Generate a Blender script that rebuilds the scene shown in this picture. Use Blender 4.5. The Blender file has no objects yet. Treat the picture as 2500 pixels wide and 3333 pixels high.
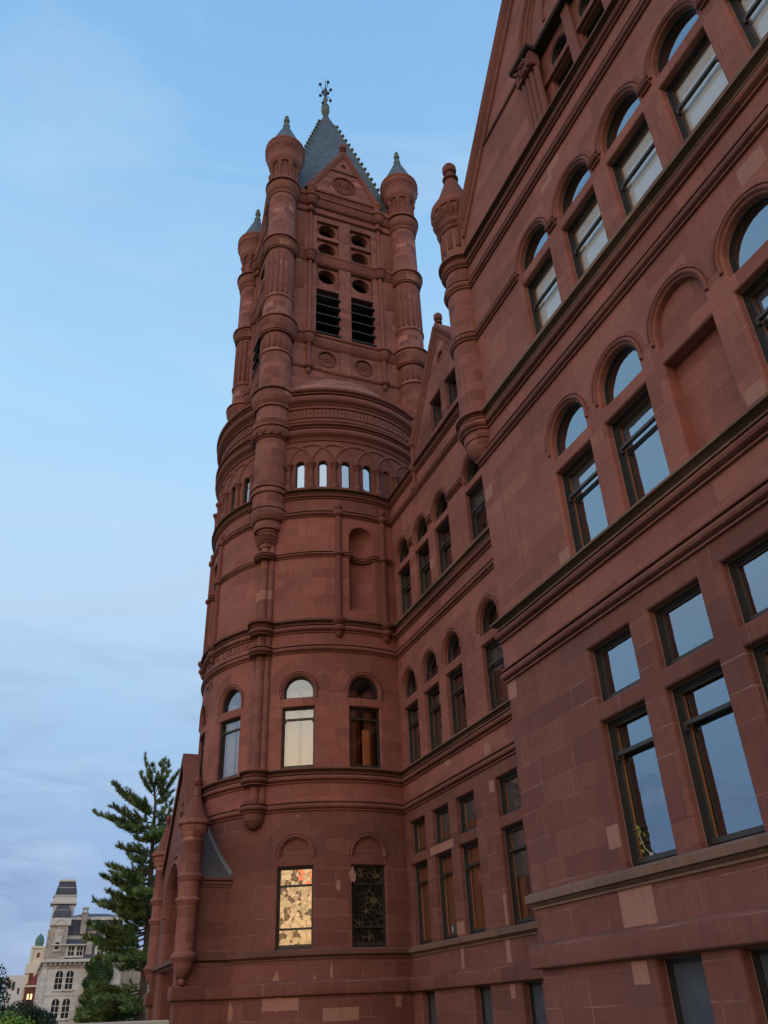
import bpy, bmesh, math, random
from mathutils import Matrix, Vector, geometry
random.seed(7)
sc = bpy.context.scene
PI = math.pi
rad = math.radians

# ------------------------------------------------------------------ camera
# world frame: camera at the origin, X to the right, Y along the facades, Z up (metres)
RW = ((0.93089857, 0.16281838, 0.32698323), (-0.36352518, 0.50053074, 0.78569614), (-0.03573939, -0.85027004, 0.52513193))
def _norm(v):
    return Vector(v).normalized()
_x, _y, _z = _norm(RW[0]), _norm(RW[1]), _norm(RW[2])
_y = (_y - _x * _y.dot(_x)).normalized(); _z = _x.cross(_y)
if _z.z < 0: _z = -_z
cam = bpy.data.cameras.new('camera')
camo = bpy.data.objects.new('camera', cam)
sc.collection.objects.link(camo)
sc.camera = camo
M3 = Matrix((_x, _y, _z)) @ Matrix(((1, 0, 0), (0, -1, 0), (0, 0, -1)))
camo.matrix_world = M3.to_4x4()
cam.sensor_fit = 'VERTICAL'; cam.sensor_height = 36.0; cam.lens = 2656.06 / 3333 * 36
cam.clip_start = 0.05; cam.clip_end = 3000

# ------------------------------------------------------------------ sky, sun, exposure
SUN_AZ = Vector((-0.62, -0.78, 0)).normalized()          # the glow of the sunset, behind and left of the camera
SUN_EL = rad(5)
w = bpy.data.worlds.new('World'); sc.world = w; w.use_nodes = True
nt = w.node_tree; nd = nt.nodes; lk = nt.links; nd.clear()
def N(tree, typ, **kw):
    n = tree.nodes.new(typ)
    for k, v in kw.items():
        if k == 'ins':
            for i, val in v.items(): n.inputs[i].default_value = val
        else: setattr(n, k, v)
    return n
out = N(nt, 'ShaderNodeOutputWorld'); bg = N(nt, 'ShaderNodeBackground', ins={1: 1.0})
sky = N(nt, 'ShaderNodeTexSky', sky_type='NISHITA', sun_disc=False, sun_elevation=SUN_EL, sun_rotation=rad(218.5), dust_density=2.0)
tc = N(nt, 'ShaderNodeTexCoord')
sep = N(nt, 'ShaderNodeSeparateXYZ'); lk.new(tc.outputs['Generated'], sep.inputs[0])
ramp = N(nt, 'ShaderNodeValToRGB'); lk.new(sep.outputs[2], ramp.inputs[0])
el = ramp.color_ramp.elements
el[0].position = 0.0; el[0].color = (0.37, 0.46, 0.65, 1)
el[1].position = 1.0; el[1].color = (0.20, 0.42, 0.75, 1)
for p, c in ((0.10, (0.34, 0.485, 0.73, 1)), (0.17, (0.335, 0.50, 0.77, 1)), (0.27, (0.37, 0.575, 0.84, 1)), (0.42, (0.49, 0.71, 0.95, 1)), (0.62, (0.40, 0.68, 0.97, 1)), (0.84, (0.26, 0.52, 0.85, 1))):
    e = el.new(p); e.color = c
# soft cloud streaks, thicker towards the horizon
mp = N(nt, 'ShaderNodeMapping', vector_type='POINT'); mp.inputs['Scale'].default_value = (1.6, 1.6, 6.0)
mp.inputs['Rotation'].default_value = (0.25, 0.1, 0.4)
lk.new(tc.outputs['Generated'], mp.inputs[0])
nz = N(nt, 'ShaderNodeTexNoise', ins={'Scale': 1.7, 'Detail': 7.0, 'Roughness': 0.55, 'Distortion': 0.6}); lk.new(mp.outputs[0], nz.inputs[0])
cr = N(nt, 'ShaderNodeValToRGB'); lk.new(nz.outputs[0], cr.inputs[0])
cr.color_ramp.elements[0].position = 0.44; cr.color_ramp.elements[0].color = (0, 0, 0, 1)
cr.color_ramp.elements[1].position = 0.66; cr.color_ramp.elements[1].color = (1, 1, 1, 1)
am = N(nt, 'ShaderNodeMapRange', ins={1: 0.04, 2: 0.55, 3: 0.95, 4: 0.38}); lk.new(sep.outputs[2], am.inputs[0])
cm = N(nt, 'ShaderNodeMath', operation='MULTIPLY'); lk.new(cr.outputs[0], cm.inputs[0]); lk.new(am.outputs[0], cm.inputs[1])
nz2 = N(nt, 'ShaderNodeTexNoise', ins={'Scale': 3.1, 'Detail': 6.0, 'Roughness': 0.6, 'Distortion': 0.9}); lk.new(mp.outputs[0], nz2.inputs[0])
n2r = N(nt, 'ShaderNodeMapRange', ins={1: 0.40, 2: 0.62, 3: 0.0, 4: 1.0}); lk.new(nz2.outputs[0], n2r.inputs[0])
ccol = N(nt, 'ShaderNodeValToRGB'); lk.new(sep.outputs[2], ccol.inputs[0])
ccol.color_ramp.elements[0].position = 0.05; ccol.color_ramp.elements[0].color = (0.24, 0.33, 0.54, 1)
ccol.color_ramp.elements[1].position = 0.5; ccol.color_ramp.elements[1].color = (0.58, 0.76, 0.95, 1)
e = ccol.color_ramp.elements.new(0.22); e.color = (0.19, 0.295, 0.53, 1)
mx = N(nt, 'ShaderNodeMix', data_type='RGBA'); lk.new(cm.outputs[0], mx.inputs[0]); lk.new(ramp.outputs[0], mx.inputs[6]); cc2 = N(nt, 'ShaderNodeMix', data_type='RGBA'); lk.new(n2r.outputs[0], cc2.inputs[0]); lk.new(ccol.outputs[0], cc2.inputs[6]); cc2.inputs[7].default_value = (0.52, 0.64, 0.84, 1); lk.new(cc2.outputs[2], mx.inputs[7])
# sunset side of the sky: the Nishita sky plus its warm glow
dt = N(nt, 'ShaderNodeVectorMath', operation='DOT_PRODUCT'); lk.new(tc.outputs['Generated'], dt.inputs[0])
dt.inputs[1].default_value = (SUN_AZ.x * math.cos(rad(14)), SUN_AZ.y * math.cos(rad(14)), math.sin(rad(14)))
g1 = N(nt, 'ShaderNodeMapRange', interpolation_type='SMOOTHSTEP', ins={1: 0.05, 2: 0.98, 3: 0.0, 4: 1.0}); lk.new(dt.outputs['Value'], g1.inputs[0])
gcol = N(nt, 'ShaderNodeValToRGB'); lk.new(sep.outputs[2], gcol.inputs[0])
gcol.color_ramp.elements[0].position = 0.0; gcol.color_ramp.elements[0].color = (0.22, 0.17, 0.14, 1)
gcol.color_ramp.elements[1].position = 0.8; gcol.color_ramp.elements[1].color = (0.50, 0.68, 0.92, 1)
for p, c in ((0.05, (0.42, 0.31, 0.24, 1)), (0.085, (1.05, 0.72, 0.47, 1)), (0.15, (1.5, 0.95, 0.60, 1)), (0.20, (1.75, 1.08, 0.66, 1)), (0.27, (1.75, 1.22, 0.86, 1)), (0.35, (1.15, 1.12, 1.10, 1)), (0.5, (0.85, 0.98, 1.12, 1))):
    e = gcol.color_ramp.elements.new(p); e.color = c
gn = N(nt, 'ShaderNodeMix', data_type='RGBA', blend_type='ADD', ins={0: 0.02}); lk.new(gcol.outputs[0], gn.inputs[6]); lk.new(sky.outputs[0], gn.inputs[7])
cw = N(nt, 'ShaderNodeMix', data_type='RGBA', blend_type='MULTIPLY'); lk.new(cr.outputs[0], cw.inputs[0]); lk.new(gn.outputs[2], cw.inputs[6]); cw.inputs[7].default_value = (0.78, 0.70, 0.72, 1)
mx2 = N(nt, 'ShaderNodeMix', data_type='RGBA'); lk.new(g1.outputs[0], mx2.inputs[0]); lk.new(mx.outputs[2], mx2.inputs[6]); lk.new(cw.outputs[2], mx2.inputs[7])
lk.new(mx2.outputs[2], bg.inputs[0]); lk.new(bg.outputs[0], out.inputs[0])
sun = bpy.data.lights.new('sun', 'SUN'); sun.energy = 0.40; sun.angle = rad(75); sun.color = (1.0, 0.76, 0.56)
suno = bpy.data.objects.new('sun', sun); sc.collection.objects.link(suno)
sd = Vector((SUN_AZ.x * math.cos(rad(14)), SUN_AZ.y * math.cos(rad(14)), math.sin(rad(14))))
suno.rotation_euler = sd.to_track_quat('Z', 'Y').to_euler()
suno.location = (-20, -20, 20)
sc.view_settings.view_transform = 'Standard'; sc.view_settings.look = 'None'
sc.view_settings.exposure = 0.0; sc.view_settings.gamma = 1.0
sc.cycles.max_bounces = 6; sc.cycles.diffuse_bounces = 3; sc.cycles.glossy_bounces = 3; sc.cycles.transmission_bounces = 4; sc.cycles.transparent_max_bounces = 10

# ------------------------------------------------------------------ materials
def math_n(t, op, a, b=None, c=None, clamp=False):
    n = t.nodes.new('ShaderNodeMath'); n.operation = op; n.use_clamp = clamp
    for i, v in enumerate((a, b, c)):
        if v is None: continue
        if isinstance(v, (int, float)): n.inputs[i].default_value = v
        else: t.links.new(v, n.inputs[i])
    return n.outputs[0]
def ashlar_group():
    g = bpy.data.node_groups.new('ashlar', 'ShaderNodeTree')
    g.interface.new_socket('U', in_out='INPUT', socket_type='NodeSocketFloat')
    g.interface.new_socket('V', in_out='INPUT', socket_type='NodeSocketFloat')
    s = g.interface.new_socket('H', in_out='INPUT', socket_type='NodeSocketFloat'); s.default_value = .36
    s = g.interface.new_socket('W', in_out='INPUT', socket_type='NodeSocketFloat'); s.default_value = .95
    s = g.interface.new_socket('Joint', in_out='INPUT', socket_type='NodeSocketFloat'); s.default_value = .008
    g.interface.new_socket('Random', in_out='OUTPUT', socket_type='NodeSocketFloat')
    g.interface.new_socket('Random2', in_out='OUTPUT', socket_type='NodeSocketFloat')
    g.interface.new_socket('Mortar', in_out='OUTPUT', socket_type='NodeSocketFloat')
    gi = g.nodes.new('NodeGroupInput'); go = g.nodes.new('NodeGroupOutput')
    U, V, H, W, J = gi.outputs[0], gi.outputs[1], gi.outputs[2], gi.outputs[3], gi.outputs[4]
    m = lambda *a, **k: math_n(g, *a, **k)
    # courses: heights vary (every other boundary moves)
    vv = m('DIVIDE', m('ADD', V, 50.0), H)
    def white(a, b=None, seed=0.0):
        cb = g.nodes.new('ShaderNodeCombineXYZ')
        g.links.new(a, cb.inputs[0])
        if b is not None: g.links.new(b, cb.inputs[1])
        cb.inputs[2].default_value = seed
        wn = g.nodes.new('ShaderNodeTexWhiteNoise'); wn.noise_dimensions = '3D'
        g.links.new(cb.outputs[0], wn.inputs['Vector'])
        return wn.outputs['Value']
    r0 = m('FLOOR', vv); fr = m('FRACT', vv)
    jr = m('MULTIPLY', white(r0, None, 3.3), 0.28)
    lowr = m('LESS_THAN', fr, jr)
    row = m('SUBTRACT', r0, lowr)
    dv = m('MULTIPLY', m('ABSOLUTE', m('SUBTRACT', fr, jr)), H)
    # top boundary of this course
    rw = white(row, None, 1.7)
    wv = m('MULTIPLY', W, m('ADD', 0.72, m('MULTIPLY', rw, 0.6)))
    uu = m('ADD', m('DIVIDE', U, wv), m('MULTIPLY', white(row, None, 9.1), 17.0))
    c0 = m('FLOOR', uu); fc = m('FRACT', uu)
    jc = m('MULTIPLY', white(c0, row, 5.5), 0.42)
    lowc = m('LESS_THAN', fc, jc)
    col = m('SUBTRACT', c0, lowc)
    du = m('MULTIPLY', m('ABSOLUTE', m('SUBTRACT', fc, jc)), wv)
    mort = m('MAXIMUM', m('LESS_THAN', dv, J), m('LESS_THAN', du, J))
    g.links.new(white(col, row, 2.2), go.inputs[0]); g.links.new(white(col, row, 7.9), go.inputs[1]); g.links.new(mort, go.inputs[2])
    return g
ASH = ashlar_group()
def new_mat(name):
    m = bpy.data.materials.new(name); m.use_nodes = True
    t = m.node_tree; b = t.nodes['Principled BSDF']
    return m, t, b
def mixc(t, fac, a, b, blend='MIX'):
    n = t.nodes.new('ShaderNodeMix'); n.data_type = 'RGBA'; n.blend_type = blend
    for i, v in ((0, fac), (6, a), (7, b)):
        if isinstance(v, (int, float)): n.inputs[i].default_value = v
        elif isinstance(v, tuple): n.inputs[i].default_value = (*v, 1)
        else: t.links.new(v, n.inputs[i])
    return n.outputs[2]
def noise(t, vec, scale, detail=4, rough=.55, dist=0):
    n = t.nodes.new('ShaderNodeTexNoise'); n.inputs['Scale'].default_value = scale; n.inputs['Detail'].default_value = detail
    n.inputs['Roughness'].default_value = rough; n.inputs['Distortion'].default_value = dist
    if vec is not None: t.links.new(vec, n.inputs['Vector'])
    return n.outputs[0]
def mrange(t, v, a, b, c, d):
    n = t.nodes.new('ShaderNodeMapRange'); t.links.new(v, n.inputs[0])
    for i, x in enumerate((a, b, c, d)): n.inputs[i + 1].default_value = x
    return n.outputs[0]
def stone(name, base, var=.35, H=.36, W=.95, joints=1.0, patches=True, rough=.9, joint_w=.0075, jcol=(0.33, 0.19, 0.155), bump=.5, soot=.5):
    m, t, b = new_mat(name)
    tc = t.nodes.new('ShaderNodeTexCoord'); uv = tc.outputs['UV']; ob = tc.outputs['Object']
    sp = t.nodes.new('ShaderNodeSeparateXYZ'); t.links.new(uv, sp.inputs[0])
    lo = tuple(c * (1 - var) for c in base); hi = (min(1, base[0] * (1 + var * .9)), base[1] * (1 + var * 1.0), base[2] * (1 + var * .9))
    pos = noise(t, ob, 1.1, 5, .6)
    if joints:
        gr = t.nodes.new('ShaderNodeGroup'); gr.node_tree = ASH
        t.links.new(sp.outputs[0], gr.inputs[0]); t.links.new(sp.outputs[1], gr.inputs[1])
        gr.inputs[2].default_value = H; gr.inputs[3].default_value = W; gr.inputs[4].default_value = joint_w
        rp = t.nodes.new('ShaderNodeValToRGB'); t.links.new(gr.outputs[0], rp.inputs[0])
        e = rp.color_ramp.elements; e[0].position = 0; e[0].color = (*lo, 1); e[1].position = .93; e[1].color = (*hi, 1)
        k = e.new(.45); k.color = (*base, 1)
        if patches:
            k = e.new(.978); k.color = (*hi, 1)
            k = e.new(.982); k.color = (base[0] * 1.75, base[1] * 2.1, base[2] * 2.0, 1)
        col = rp.outputs[0]
        # violet-grey blocks among the red ones
        vg = mrange(t, gr.outputs[1], .70, .95, 0, .35)
        col = mixc(t, vg, col, (base[0] * .80, base[1] * .98, base[2] * 1.12))
    else:
        col = mixc(t, pos, lo, hi)
    # large weathering: dark soot clouds and pale washed areas
    big = noise(t, ob, .45, 6, .62, .5)
    col = mixc(t, mrange(t, big, .48, .75, 0, soot), col, (base[0] * .42, base[1] * .45, base[2] * .48))
    # vertical water streaks
    mp = t.nodes.new('ShaderNodeMapping'); mp.inputs['Scale'].default_value = (5.5, 5.5, .35); t.links.new(ob, mp.inputs[0])
    st = noise(t, mp.outputs[0], 1.0, 5, .6)
    col = mixc(t, mrange(t, st, .52, .80, 0, .62), col, (base[0] * .5, base[1] * .55, base[2] * .6))
    col = mixc(t, mrange(t, st, .30, .18, 0, .5), col, (base[0] * 1.35, base[1] * 1.45, base[2] * 1.35))
    md = noise(t, ob, 7.5, 6, .7, .3)
    col = mixc(t, mrange(t, md, .42, .70, 0, .38), col, (base[0] * .52, base[1] * .55, base[2] * .62))
    col = mixc(t, mrange(t, md, .38, .22, 0, .30), col, (base[0] * 1.4, base[1] * 1.45, base[2] * 1.35))
    gr2 = noise(t, ob, 34, 6, .8)
    col = mixc(t, mrange(t, gr2, .25, .75, .0, .55), col, (base[0] * .55, base[1] * .5, base[2] * .5))
    hgt = math_n(t, 'ADD', math_n(t, 'MULTIPLY', gr2, .5), math_n(t, 'MULTIPLY', md, 1.0))
    if joints:
        jn = mrange(t, noise(t, ob, 1.6, 3), .35, .62, .12, .85)
        jm = math_n(t, 'MULTIPLY', gr.outputs[2], math_n(t, 'MULTIPLY', jn, joints))
        dk = mrange(t, noise(t, ob, .9, 2), .45, .6, 0, 1)
        jc = mixc(t, dk, jcol, (base[0] * .4, base[1] * .38, base[2] * .38))
        col = mixc(t, jm, col, jc)
        hgt = math_n(t, 'SUBTRACT', math_n(t, 'ADD', math_n(t, 'MULTIPLY', gr2, .35), math_n(t, 'MULTIPLY', md, .9)), math_n(t, 'MULTIPLY', gr.outputs[2], .8))
    t.links.new(col, b.inputs['Base Color']); b.inputs['Roughness'].default_value = rough
    b.inputs['Specular IOR Level'].default_value = .25
    bp = t.nodes.new('ShaderNodeBump'); bp.inputs['Strength'].default_value = bump; bp.inputs['Distance'].default_value = .02
    t.links.new(hgt, bp.inputs['Height']); t.links.new(bp.outputs[0], b.inputs['Normal'])
    return m
def simple(name, col, rough=.6, metal=0., spec=.5, nvar=.25, nscale=6, bump=.0, stretch=None):
    m, t, b = new_mat(name)
    tc = t.nodes.new('ShaderNodeTexCoord'); v = tc.outputs['Object']
    if stretch:
        mp = t.nodes.new('ShaderNodeMapping'); mp.inputs['Scale'].default_value = stretch; t.links.new(v, mp.inputs[0]); v = mp.outputs[0]
    n = noise(t, v, nscale, 5, .6)
    c = mixc(t, n, tuple(x * (1 - nvar) for x in col), tuple(min(1, x * (1 + nvar)) for x in col))
    t.links.new(c, b.inputs['Base Color']); b.inputs['Roughness'].default_value = rough; b.inputs['Metallic'].default_value = metal
    b.inputs['Specular IOR Level'].default_value = spec
    if bump:
        bp = t.nodes.new('ShaderNodeBump'); bp.inputs['Strength'].default_value = bump; bp.inputs['Distance'].default_value = .02
        t.links.new(n, bp.inputs['Height']); t.links.new(bp.outputs[0], b.inputs['Normal'])
    return m
def glass(name, refl=.34, tint=(.75, .78, .8), wob=.16, rough=.02):
    m, t, b = new_mat(name); t.nodes.remove(b); o = t.nodes['Material Output']
    tr = t.nodes.new('ShaderNodeBsdfTransparent'); tr.inputs[0].default_value = (*tint, 1)
    gl = t.nodes.new('ShaderNodeBsdfGlossy'); gl.inputs[0].default_value = (.80, .92, 1, 1); gl.inputs['Roughness'].default_value = rough
    tc = t.nodes.new('ShaderNodeTexCoord'); n = noise(t, tc.outputs['Object'], 1.6, 2)
    bp = t.nodes.new('ShaderNodeBump'); bp.inputs['Strength'].default_value = wob; bp.inputs['Distance'].default_value = .03
    t.links.new(n, bp.inputs['Height']); t.links.new(bp.outputs[0], gl.inputs['Normal'])
    fr = t.nodes.new('ShaderNodeFresnel'); fr.inputs[0].default_value = 1.6
    f = math_n(t, 'ADD', fr.outputs[0], refl - .05, clamp=True)
    mx = t.nodes.new('ShaderNodeMixShader'); t.links.new(f, mx.inputs[0]); t.links.new(tr.outputs[0], mx.inputs[1]); t.links.new(gl.outputs[0], mx.inputs[2])
    t.links.new(mx.outputs[0], o.inputs[0])
    return m
RED = (0.365, 0.138, 0.104)
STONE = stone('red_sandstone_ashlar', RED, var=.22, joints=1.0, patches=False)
STONEL = stone('red_sandstone_lower', (0.245, 0.096, 0.075), H=.42, W=1.15, var=.2, patches=False, joints=.85, joint_w=.009, jcol=(.34, .21, .17))  # darker lower walls: different stone condition, plus sky occlusion put into the colour
STONED = stone('red_sandstone_small_courses', (0.305, 0.122, 0.096), H=.30, W=.85)
PLAIN = stone('red_sandstone_dressed', (0.275, 0.106, 0.081), joints=0.5, H=9., W=1.5, patches=False, var=.25, joint_w=.005)
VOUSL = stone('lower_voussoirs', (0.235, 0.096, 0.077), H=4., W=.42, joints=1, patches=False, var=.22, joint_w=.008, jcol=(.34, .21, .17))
CARVED = stone('red_sandstone_carved', (0.25, 0.098, 0.076), joints=0, var=.3, bump=.4)
VOUS = stone('red_sandstone_voussoirs', (0.345, 0.131, 0.099), H=4., W=.42, joints=1, patches=False, var=.3, joint_w=.006)
SILL = stone('brown_weathered_sandstone', (0.25, 0.150, 0.108), joints=0.6, H=9., W=1.4, patches=False, var=.28)
FRAME = simple('black_paint', (0.026, 0.025, 0.027), .55, nvar=.4, nscale=9)
FRAME2 = simple('brown_black_sash_paint', (0.045, 0.036, 0.028), .5, nvar=.4, nscale=9)
WOOD = simple('varnished_oak', (0.50, 0.17, 0.045), .45, nvar=.35, nscale=3, stretch=(14, 14, 1.2))
WOODD = simple('dark_varnished_oak', (0.24, 0.075, 0.03), .45, nvar=.35, nscale=3, stretch=(14, 14, 1.2))
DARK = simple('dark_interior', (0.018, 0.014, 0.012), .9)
BLIND = simple('white_roller_blind', (0.95, 0.94, 0.91), .8, nvar=.03)
BLINDG = simple('grey_roller_blind', (0.34, 0.35, 0.36), .8, nvar=.05)
GLASS = glass('window_glass', .34)
GLASSC = glass('clear_window_glass', .10, tint=(.96, .97, .97))
GLASSB = glass('bright_window_glass', .24, tint=(.7, .7, .7))
GLASSW = glass('arcade_window_glass', .50, tint=(.6, .6, .6))
SCREEN = simple('dusty_insect_screen', (0.062, 0.074, 0.088), .55, nvar=.55, nscale=3.5)
LOUVRE = simple('black_louvre', (0.012, 0.014, 0.016), .7)
SLATE = stone('blue_grey_slate', (0.105, 0.145, 0.18), var=.35, H=.16, W=.26, joints=.9, joint_w=.008, jcol=(.05, .07, .08), patches=False, rough=.6, soot=.3)
LEAD = simple('weathered_lead', (0.085, 0.075, 0.075), .55, nvar=.3, nscale=3)
COPPER = simple('pale_green_copper', (0.115, 0.155, 0.125), .7, nvar=.3, nscale=5)
COPPERD = simple('dark_bronze', (0.03, 0.035, 0.05), .5)

# ------------------------------------------------------------------ mesh tools
class MB:
    def __init__(s, xf=None):
        s.v = []; s.f = []; s.uv = []; s.xf = xf
    def add(s, pts, faces, uvs=None):
        o = len(s.v)
        for i, p in enumerate(pts):
            s.v.append(s.xf(*p) if s.xf else tuple(p))
            s.uv.append(uvs[i] if uvs else (p[0] + p[1], p[2]))
        s.f += [tuple(o + k for k in f) for f in faces]
    def quad(s, a, b, c, d, uvs=None): s.add([a, b, c, d], [(0, 1, 2, 3)], uvs)
    def grid(s, G, UV=None, flip=False):
        n, m = len(G), len(G[0]); pts = [p for r in G for p in r]
        fs = []
        for i in range(n - 1):
            for j in range(m - 1):
                q = (i * m + j, (i + 1) * m + j, (i + 1) * m + j + 1, i * m + j + 1)
                fs.append(q[::-1] if flip else q)
        s.add(pts, fs, [u for r in UV for u in r] if UV else None)
    def box(s, x0, x1, y0, y1, z0, z1, nx=1, ch=0):
        xs = [x0 + (x1 - x0) * i / nx for i in range(nx + 1)]
        for a, b in zip(xs, xs[1:]):
            s.quad((a, y0, z0), (b, y0, z0), (b, y0, z1), (a, y0, z1), [(a, z0), (b, z0), (b, z1), (a, z1)])
            s.quad((b, y1, z0), (a, y1, z0), (a, y1, z1), (b, y1, z1), [(b, z0), (a, z0), (a, z1), (b, z1)])
            s.quad((a, y0, z1), (b, y0, z1), (b, y1, z1), (a, y1, z1), [(a, z1), (b, z1), (b, z1 + y1 - y0), (a, z1 + y1 - y0)])
            s.quad((a, y1, z0), (b, y1, z0), (b, y0, z0), (a, y0, z0), [(a, z0), (b, z0), (b, z0 - y1 + y0), (a, z0 - y1 + y0)])
        s.quad((x0, y1, z0), (x0, y0, z0), (x0, y0, z1), (x0, y1, z1), [(y1, z0), (y0, z0), (y0, z1), (y1, z1)])
        s.quad((x1, y0, z0), (x1, y1, z0), (x1, y1, z1), (x1, y0, z1), [(y0, z0), (y1, z0), (y1, z1), (y0, z1)])
    def lathe(s, cx, cy, prof, n=24, a0=0., a1=360., dr=0., uo=0.):
        # angle t: 0 looks to -Y, profile from bottom to top
        G = []; UV = []
        rm = max(p[0] for p in prof) + dr
        for i in range(n + 1):
            t = rad(a0 + (a1 - a0) * i / n)
            G.append([(cx + (r + dr) * math.sin(t), cy - (r + dr) * math.cos(t), z) for r, z in prof])
            acc = 0; row = []
            for k, (r, z) in enumerate(prof):
                row.append((t * rm + uo, z))
            UV.append(row)
        s.grid(G, UV)
    def sweep(s, path, prof, closed=False, caps=True):
        P = [Vector((p[0], p[1])) for p in path]; n = len(P)
        nr = []
        for i in range(n):
            a = P[i] - P[i - 1] if (i > 0 or closed) else None
            b = P[(i + 1) % n] - P[i] if (i < n - 1 or closed) else None
            ds = [d.normalized() for d in (a, b) if d is not None and d.length > 1e-6]
            ns = [Vector((d.y, -d.x)) for d in ds]
            if len(ns) == 2:
                m = ns[0] + ns[1]; L = m.length
                m = m / L; k = max(.35, m.dot(ns[0])); nr.append(m / k)
            else: nr.append(ns[0])
        G = []; UV = []; u = 0
        idx = list(range(n)) + ([0] if closed else [])
        for q, i in enumerate(idx):
            if q: u += (P[i] - P[idx[q - 1]]).length
            G.append([(P[i].x + nr[i].x * o, P[i].y + nr[i].y * o, z) for o, z in prof])
            UV.append([(u, z) for o, z in prof])
        s.grid(G, UV)
        if caps and not closed:
            m = len(prof)
            s.add(G[0], [tuple(range(m))[::-1]], UV[0]); s.add(G[-1], [tuple(range(m))], UV[-1])
    def tube(s, pts, r, n=8, caps=False):
        P = [Vector(p) for p in pts]; G = []
        prev = None
        for i, p in enumerate(P):
            d = (P[min(i + 1, len(P) - 1)] - P[max(i - 1, 0)]).normalized()
            up = prev if prev is not None else (Vector((0, 0, 1)) if abs(d.z) < .9 else Vector((1, 0, 0)))
            a = (up - d * up.dot(d)).normalized(); prev = a; b = d.cross(a)
            rr = r[i] if isinstance(r, (list, tuple)) else r
            G.append([tuple(p + (a * math.cos(2 * PI * k / n) + b * math.sin(2 * PI * k / n)) * rr) for k in range(n + 1)])
        L = 0; UV = []
        for i, p in enumerate(P):
            if i: L += (P[i] - P[i - 1]).length
            UV.append([(L, k / n) for k in range(n + 1)])
        s.grid(G, UV)
        if caps:
            s.add(G[0][:-1], [tuple(range(n))[::-1]]); s.add(G[-1][:-1], [tuple(range(n))])
    def ball(s, c, r, n=12, m=8, sz=1.):
        prof = [(r * math.sin(PI * j / m), -r * sz * math.cos(PI * j / m) + c[2]) for j in range(m + 1)]
        s.lathe(c[0], c[1], prof, n)
    def build(s, name, mat, parent=None, smooth=True, angle=38, kind=None):
        me = bpy.data.meshes.new(name); me.from_pydata(s.v, [], s.f)
        ul = me.uv_layers.new(name='UVMap')
        li = [0] * len(me.loops); me.loops.foreach_get('vertex_index', li)
        flat = []
        for i in li: flat += s.uv[i]
        ul.data.foreach_set('uv', flat)
        me.materials.append(mat)
        if smooth:
            me.shade_smooth(); me.set_sharp_from_angle(angle=rad(angle))
        me.update()
        return link(name, me, parent)
def link(name, me, parent=None):
    o = bpy.data.objects.new(name, me); sc.collection.objects.link(o)
    if parent is not None: o.parent = parent
    return o
def empty(name, loc=(0, 0, 0), rz=0):
    o = bpy.data.objects.new(name, None); sc.collection.objects.link(o); o.location = loc; o.rotation_euler = (0, 0, rz)
    o.empty_display_size = .5
    return o
def tag(o, label=None, cat=None, group=None, kind=None):
    if label: o['label'] = label
    if cat: o['category'] = cat
    if group: o['group'] = group
    if kind: o['kind'] = kind
    return o
class Flat:
    def __init__(s, ox, oy, th): s.o = (ox, oy); s.th = rad(th)
    def __call__(s, x, y, z):
        c, n = math.cos(s.th), math.sin(s.th)
        return (s.o[0] + x * c - y * n, s.o[1] + x * n + y * c, z)
    def place(s, x, off=0): p = s(x, off, 0); return (p[0], p[1], 0), s.th
class Cyl:
    def __init__(s, cx, cy, R): s.c = (cx, cy); s.R = R
    def __call__(s, x, y, z):
        t = x / s.R; r = s.R - y
        return (s.c[0] + r * math.sin(t), s.c[1] - r * math.cos(t), z)
    def x(s, deg): return rad(deg) * s.R
    def place(s, x, hw=.56):
        t = x / s.R; r = s.R * math.cos(hw / s.R)
        return (s.c[0] + r * math.sin(t), s.c[1] - r * math.cos(t), 0), t
# openings in local (x, z)
class Rect:
    def __init__(s, x0, x1, z0, z1): s.b = (x0, x1, z0, z1)
    def loop(s, g=0, n=None):
        x0, x1, z0, z1 = s.b; x0 -= g; x1 += g; z0 -= g; z1 += g
        xs = [x0 + (x1 - x0) * i / 4 for i in range(5)]
        return [(x, z0) for x in xs] + [(x1, (z0 + z1) / 2)] + [(x, z1) for x in xs[::-1]] + [(x0, (z0 + z1) / 2)]
    def bb(s): return s.b
class Arch:
    def __init__(s, xc, hw, z0, zs, n=14): s.xc = xc; s.hw = hw; s.z0 = z0; s.zs = zs; s.n = n
    def loop(s, g=0):
        r = s.hw + g; L = [(s.xc - r, s.z0 - g), (s.xc, s.z0 - g), (s.xc + r, s.z0 - g)]
        for i in range(s.n + 1):
            a = PI * i / s.n; L.append((s.xc + r * math.cos(a), s.zs + r * math.sin(a)))
        return L
class Circ:
    def __init__(s, xc, zc, r, n=24): s.xc = xc; s.zc = zc; s.r = r; s.n = n
    def loop(s, g=0):
        return [(s.xc + (s.r + g) * math.cos(2 * PI * i / s.n - PI / 2), s.zc + (s.r + g) * math.sin(2 * PI * i / s.n - PI / 2)) for i in range(s.n)]
def inside(p, L):
    x, y = p; c = False; n = len(L); j = n - 1
    for i in range(n):
        if (L[i][1] > y) != (L[j][1] > y) and x < (L[j][0] - L[i][0]) * (y - L[i][1]) / (L[j][1] - L[i][1]) + L[i][0]: c = not c
        j = i
    return c
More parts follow.
